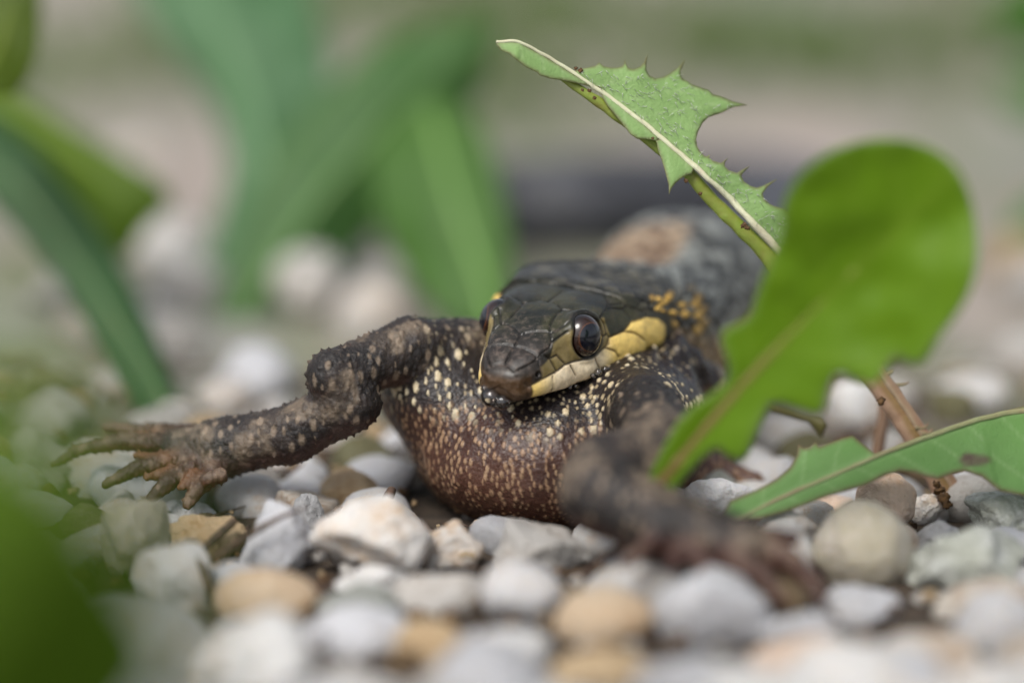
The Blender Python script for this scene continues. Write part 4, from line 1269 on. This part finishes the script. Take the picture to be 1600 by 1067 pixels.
# pale hairs on the blade
r = np.random.default_rng(12); hv, hf = [], []
ids = r.choice(np.flatnonzero(eA > 5), 300)
for i in ids:
    p = WA[i] + NA_[i] * .016 + r.normal(size=3) * .015; d = RIGHT * r.normal(.5, .5) + UPV * r.normal(-.6, .5) + NA_[i] * .35; d = d / np.linalg.norm(d) * r.uniform(.05, .12)
    x = np.cross(d, NA_[i]); x = x / np.linalg.norm(x) * .0042; y = NA_[i] * .0042; n = len(hv)
    hv += [p + x, p - x * .5 + y, p - x * .5 - y, p + d]; hf += [(n, n + 1, n + 3), (n + 1, n + 2, n + 3), (n + 2, n, n + 3)]
ho = obj('leaf_hair', mesh_from('leaf_hair', np.array(hv) - la_loc, hf), M_HAIR, la); ho['kind'] = 'stuff'
# dirt stuck to the keel and stalk
dm = ico(2)
for n_, (x, y, d, s) in enumerate([(1163, 352, 39.95, 5), (1167, 356, 39.95, 4), (1072, 283, 39.95, 3.5), (1094, 303, 40, 3), (921, 142, 39.85, 3), (929, 153, 39.85, 3), (910, 141, 39.85, 2.5), (1020, 216, 39.9, 2.2), (1376, 626, 40.2, 7), (1468, 765, 40.2, 9), (1474, 778, 40.2, 10), (1480, 788, 40.2, 8), (1464, 756, 40.2, 6), (907, 110, 39.95, 4), (900, 107, 39.95, 3)]):
    k = d / 6000
    o = obj('dirt_speck', stone_mesh(700 + n_, (s * k * 1.2, s * k * .6, s * k * 1.1), .8, 3, .7), M_CRUMB, la, Vector(at(x, y, d) - la_loc))

# --- broad blurred leaf nearer to the lens
lb, lb_loc = leaf_root('dandelion_leaf', 'broad bright yellow green leaf, blurred, standing in front at right', (1030, 770, 37.8))
ribB = [(1015, 775, 37.9, 12), (1080, 695, 37.7, 12), (1150, 612, 37.5, 11), (1220, 537, 37.3, 10), (1290, 466, 37.1, 8), (1360, 398, 36.9, 6), (1430, 330, 36.7, 4), (1490, 268, 36.5, 2)]
outB = [(1005, 762), (1031, 706), (1068, 642), (1131, 602), (1141, 580), (1122, 519), (1152, 505), (1173, 494), (1184, 452), (1205, 400), (1223, 357), (1220, 331), (1231, 300), (1247, 273), (1289, 239), (1336, 221), (1383, 214), (1436, 221), (1482, 244),
        (1512, 286), (1527, 347), (1529, 410), (1519, 452), (1495, 494), (1464, 531), (1440, 572), (1415, 564), (1396, 554), (1369, 606), (1336, 593), (1310, 580), (1295, 600), (1287, 652), (1247, 640), (1206, 626), (1194, 648), (1178, 686), (1162, 722), (1131, 711), (1122, 696), (1084, 727), (1042, 782), (1020, 790)]
cB = leafcol(S(116, 156, 12), S(132, 164, 40), S(134, 158, 84), 7, 80, .7, .4)
blade('blade', outB, ribB, (-.1, -.15), (-.1, -.1), M_LEAFB, cB, lb, lb_loc, 9, 1, .03, .3, 8)
tube('midrib', ribB[:-1], M_RIB, lb, lb_loc, lambda U, sn, cs, V: mix(S(112, 96, 48), S(104, 128, 28), sm(.1, .8, U)), 12, .45, 80)

# --- low leaf reaching in from the right
lc, lc_loc = leaf_root('dandelion_leaf', 'low green leaf with a red rim reaching in from the right edge over the pebbles', (1790, 640, 40.2), 'dandelion leaves in focus')
ribC = [(1120, 822, 38.9, 3), (1162, 806, 39.0, 4), (1237, 770, 39.1, 6), (1312, 738, 39.2, 6), (1376, 710, 39.3, 6), (1450, 682, 39.45, 7), (1530, 655, 39.6, 7), (1600, 641, 39.8, 8), (1700, 632, 40.0, 9), (1790, 640, 40.2, 10)]
outC = [(1126, 806), (1140, 782), (1181, 765), (1215, 747), (1234, 730), (1245, 711), (1247, 693), (1254, 700), (1266, 698), (1274, 690), (1280, 697), (1294, 692), (1316, 684), (1332, 680), (1350, 694), (1367, 708), (1417, 692), (1481, 668), (1537, 650), (1600, 634), (1700, 622), (1790, 632),
        (1790, 652), (1740, 740), (1690, 780), (1640, 778), (1600, 775), (1562, 767), (1534, 745), (1507, 736), (1489, 740), (1466, 748), (1447, 745), (1429, 739), (1406, 736), (1387, 741), (1350, 759), (1294, 775), (1237, 797), (1190, 810), (1150, 812)]
cC = leafcol(S(112, 156, 84), S(150, 182, 122), S(120, 72, 74), 4.5, 60, .8, .45, [(1524, 720, 26, 9, S(96, 70, 66)), (1512, 713, 10, 6, S(90, 66, 62))])
blade('blade', outC, ribC, (-.5, .45), (0, 0), M_LEAF, cC, lc, lc_loc, 5, 0, .03, .2, 9)
tube('midrib', [(x, y, d - .03, w * .55) for x, y, d, w in ribC], M_RIB, lc, lc_loc, ribcol(S(158, 166, 122), S(140, 146, 100), S(150, 104, 100)), 12, .6, 90)

# thin upright stem behind the stalk
st, st_loc = leaf_root('thin_stem', 'thin brown stem standing behind the low leaf, left of the thick stalk', (1372, 800, 41.2))
st['category'] = 'stem'
tube('stem_shaft', [(1383, 610, 41.6, 8), (1379, 660, 41.4, 9), (1371, 710, 41.3, 10), (1362, 800, 41.2, 11)], M_RIB, st, st_loc, ribcol(S(120, 92, 66), S(100, 74, 50), S(110, 60, 45)), 12, 1, 30)
lw, lw_loc = leaf_root('withered_leaf', 'small dark withered leaf edge hanging under the broad leaf', (1285, 690, 40.9))
blade('blade', [(1196, 628), (1230, 636), (1262, 648), (1286, 650), (1293, 664), (1283, 684), (1274, 672), (1262, 660), (1232, 652), (1205, 644)], [(1190, 632, 41, 2), (1240, 644, 41, 2), (1292, 664, 40.9, 2)], (.3, .3), (0, 0), M_LEAFD, leafcol(S(110, 104, 60), None, S(60, 44, 32), 5), lw, lw_loc, 5)
ls_, ls_loc = leaf_root('small_leaf', 'small blurred green leaf low behind the broad leaf', (1225, 720, 43))
blade('blade', [(1180, 735), (1190, 700), (1225, 680), (1262, 690), (1270, 715), (1240, 740), (1205, 750)], [(1170, 745, 43, 2), (1225, 712, 43.2, 2), (1275, 695, 43.6, 2)], (.4, .4), (0, 0), M_LEAFD, leafcol(S(96, 128, 84)), ls_, ls_loc, 8, 1)

# --- blurred leaves behind
BACK = 'blurred leaves behind the toad'
def backleaf(label, outline, rib, base, color, mat=None, tilt=(.4, .4), smooth=2, midc=None, step=14):
    o, loc = leaf_root('dandelion_leaf', label, base, BACK)
    blade('blade', outline, rib, tilt, (.1, .1), mat or M_LEAF, leafcol(color, color * 1.25, None, 5, 90, .7, .2), o, loc, step, smooth, .035, .5, int(base[0]))
    tube('midrib', rib, M_RIB, o, loc, lambda U, sn, cs, V: (midc if midc is not None else color * 1.5)[None] + 0 * V, 10, .7, 50)
    return o


backleaf('broad blurred leaf rising to the upper left from the leaf crossing, behind the toad', [(290, 560), (325, 390), (362, 270), (345, 190), (310, 130), (250, 60), (205, -20), (180, -120), (330, -170), (480, -100), (490, 0), (510, 60), (520, 120), (510, 200), (490, 290), (455, 390), (405, 480), (350, 570)],
         [(318, 580, 50.5, 9), (375, 420, 51.2, 9), (410, 300, 51.8, 8), (395, 180, 52.2, 7), (340, 40, 52.6, 5), (290, -110, 53.0, 3)], (318, 600, 50.4), S(84, 124, 84), None, (.3, .3))
backleaf('broad dark green blurred leaf slanting up to the right behind the toad', [(296, 590), (330, 500), (372, 370), (410, 260), (480, 165), (545, 105), (620, 55), (690, 42), (778, 20), (772, 70), (752, 130), (725, 190), (675, 262), (628, 322), (585, 362), (540, 410), (490, 452), (440, 500), (390, 560), (335, 615)],
         [(312, 598, 49.2, 9), (385, 480, 49.8, 9), (470, 350, 50.2, 8), (560, 240, 50.6, 7), (660, 130, 51.0, 5), (765, 35, 51.4, 3)], (312, 620, 49), S(66, 106, 50), None, (.5, .2))
backleaf('bright green blurred leaf hanging beside the snake\'s head', [(590, 210), (680, 140), (755, 190), (784, 290), (796, 360), (802, 430), (800, 500), (750, 530), (695, 505), (655, 460), (622, 410), (592, 350), (575, 270)],
         [(672, 175, 50.5, 6), (695, 260, 50, 6), (722, 350, 49.6, 6), (755, 440, 49.2, 7), (772, 510, 49, 8)], (775, 540, 49), S(88, 130, 58), M_LEAFB, (.3, .3))
backleaf('pale green blurred leaf low between the crossing leaves and the snake', [(520, 500), (560, 430), (600, 380), (660, 370), (720, 400), (760, 470), (770, 530), (700, 560), (600, 560), (540, 545)],
         [(520, 560, 51, 6), (620, 470, 51.4, 6), (740, 430, 52, 5)], (515, 580, 51), S(108, 128, 84), None, (.3, .3))
backleaf('low muted green blurred leaf between the strap leaf and the crossing leaves', [(225, 650), (270, 560), (330, 500), (400, 480), (470, 500), (470, 560), (420, 610), (340, 650), (270, 670)],
         [(225, 670, 49, 6), (320, 580, 49.4, 6), (450, 520, 50, 5)], (215, 690, 49), S(84, 112, 70), None, (.3, .3))
backleaf('tall slim blurred green leaf at the far left behind the strap leaf', [(-40, 470), (20, 380), (60, 420), (100, 520), (120, 620), (100, 690), (40, 690), (-20, 600)],
         [(90, 700, 52, 6), (60, 560, 52.2, 6), (10, 420, 52.5, 4)], (95, 720, 52), S(104, 112, 62), None, (.3, .3))
backleaf('yellow green blurred leaf lobe at the left edge', [(-60, 90), (0, 135), (75, 178), (170, 232), (270, 296), (262, 330), (225, 360), (200, 410), (150, 382), (100, 290), (40, 215), (-20, 190), (-80, 170)],
         [(-80, 120, 49.5, 6), (40, 185, 49.2, 6), (140, 260, 49, 5), (215, 320, 48.8, 3)], (-80, 200, 49.6), S(92, 122, 16), M_LEAFB, (.2, .3))
backleaf('dark green blurred strap shaped leaf slanting down at left', [(-60, 150), (0, 180), (70, 245), (130, 325), (185, 405), (228, 490), (265, 590), (300, 680), (240, 690), (195, 620), (150, 540), (100, 450), (50, 385), (0, 330), (-60, 270)],
         [(-60, 225, 48.0, 8), (40, 305, 47.4, 8), (120, 410, 46.8, 8), (190, 520, 46, 8), (245, 620, 45.2, 8), (272, 700, 44.4, 8)], (275, 720, 44.4), S(50, 84, 46), None, (-.6, .9))
backleaf('olive green blurred leaf in the top left corner', [(-60, -80), (60, -80), (66, 20), (58, 90), (40, 140), (5, 160), (-60, 120)], [(-50, 160, 45, 6), (0, 60, 45.5, 5), (20, -70, 46, 4)], (-60, 180, 45), S(84, 104, 8), M_LEAFB, (.2, .2))
backleaf('dark green blurred leaf behind the broad front leaf at right', [(1470, 530), (1515, 460), (1555, 380), (1610, 310), (1700, 270), (1720, 390), (1660, 460), (1600, 495), (1550, 525), (1500, 555)], [(1480, 545, 52, 6), (1560, 450, 52.5, 6), (1700, 340, 53, 4)], (1475, 560, 52), S(76, 116, 60), None, (.3, .3))
backleaf('dark green blurred leaf in the top right corner', [(1530, 26), (1580, -30), (1680, -60), (1700, 70), (1640, 96), (1570, 78)], [(1700, 40, 58, 6), (1640, 30, 58, 5), (1570, 26, 58, 3)], (1720, 60, 58), S(66, 116, 36), M_LEAFB, (.3, .3))
backleaf('small dark green blurred leaf at the right edge below the corner', [(1545, 140), (1600, 105), (1690, 105), (1690, 200), (1610, 196)], [(1690, 160, 58, 5), (1630, 150, 58, 4), (1580, 142, 58, 3)], (1700, 170, 58), S(74, 120, 56), None, (.3, .3))
# foreground leaf, very near the lens
lf, lf_loc = leaf_root('dandelion_leaf', 'dark green leaf, heavily blurred, very close in the lower left corner', (-80, 1100, 19.5))
blade('blade', [(-400, 530), (-200, 540), (-20, 560), (120, 640), (200, 720), (250, 810), (295, 890), (335, 970), (340, 1050), (280, 1160), (160, 1280), (-400, 1400)], [(-340, 1250, 19.6, 5), (-160, 1020, 19.3, 5), (-40, 860, 19.1, 4), (20, 720, 19, 3)],
      (.4, .4), (.1, .1), M_LEAFB, leafcol(S(108, 142, 34), S(104, 112, 36), None, 5, 90, .7, .2), lf, lf_loc, 16, 1)

# ------------------------------------------------------------------ twigs and crumbs
def twig(label, pts, name='twig'):
    loc = np.array(at(*pts[0][:3])); o = tube(name, pts, M_TWIG, None, loc, None, 10, 1, 24); o.location = loc
    tag(o, label, 'twig'); return o


twig('short brown twig leaning on the tan block of stone', [(313, 862, 38.9, 6), (340, 838, 39.0, 7), (368, 812, 39.1, 6)])
twig('thin brown twig lying across the tan block and the tall white stone', [(335, 872, 38.5, 5), (385, 838, 38.4, 5), (430, 812, 38.3, 4), (478, 792, 38.3, 2)])
twig('dark twig pointing down past the pale rounded white pebble', [(312, 872, 37.4, 4), (322, 892, 37.3, 6), (332, 918, 37.2, 6)])
twig('dark stub of twig poking up behind the large lumpy stone', [(596, 800, 39.6, 8), (605, 780, 39.7, 9), (613, 764, 39.8, 7)])
twig('reddish brown twig under the near foot beside the belly', [(905, 905, 37.8, 6), (945, 872, 37.7, 7), (985, 845, 37.7, 8)])
twig('pale brown root thread under the toad\'s belly', [(745, 850, 40.2, 4), (790, 838, 40.0, 5), (840, 825, 40, 4)])
for n_, (x, y, d, s) in enumerate([(800, 832, 39.9, 12), (822, 822, 39.9, 9), (775, 842, 40, 9), (930, 850, 39.0, 10), (1292, 900, 38.6, 20), (1276, 925, 38.4, 16), (1300, 935, 38.2, 14), (1480, 945, 37.6, 22), (340, 878, 38.9, 8), (500, 935, 37.6, 16)]):
    k = d / 6000
    lab = ['crumb of brown soil stuck under the toad\'s belly', 'smaller soil crumb right of the first under the belly', 'dark soil crumb left of the belly\'s lowest point', 'soil crumb beside the reddish twig', 'orange brown soil clod left of the olive egg pebble',
           'soil clod below the orange brown one', 'soil clod at the foot of the olive egg pebble', 'brown soil clod below the big lumpy greenish stone', 'black soil crumb at the foot of the tan block', 'dark soil clod between the orange brown pebble and flat white stone'][n_]
    o = obj('soil_crumb', stone_mesh(800 + n_, (s * k, s * k, s * k * .8), .6, 3, .35), M_CRUMB, None, at(x, y, d)); tag(o, lab, 'soil crumb')

# low green growth far behind: tiny leaflets
r = np.random.default_rng(20); gv, gf = [], []
for cx, cy, rad, nn in [(2.5, 34, 4, 260), (-3, 38, 5, 300), (6, 30, 3, 160), (-9, 30, 4, 220), (0.5, 26, 2, 80), (11, 38, 4, 200)]:
    for _ in range(nn):
        a = r.uniform(0, 6.28); q = rad * math.sqrt(r.random()); p = np.array([cx + q * math.cos(a), cy + q * math.sin(a), r.uniform(.05, .3)])
        d = np.array([r.normal(), r.normal(), abs(r.normal()) * .8 + .3]); d = d / np.linalg.norm(d) * r.uniform(.5, 1.1); x = np.cross(d, r.normal(size=3)); x = x / np.linalg.norm(x) * r.uniform(.08, .16)
        n = len(gv); gv += [p, p + d * .5 + x, p + d, p + d * .5 - x]; gf += [(n, n + 1, n + 2, n + 3)]
o = obj('ground_cover', mesh_from('ground_cover', gv, gf, False, np.array([S(98, 116, 66)] * len(gv))), M_LEAFD)
tag(o, 'thin pale green ground cover in the blurred distance', 'ground cover', None, 'stuff')
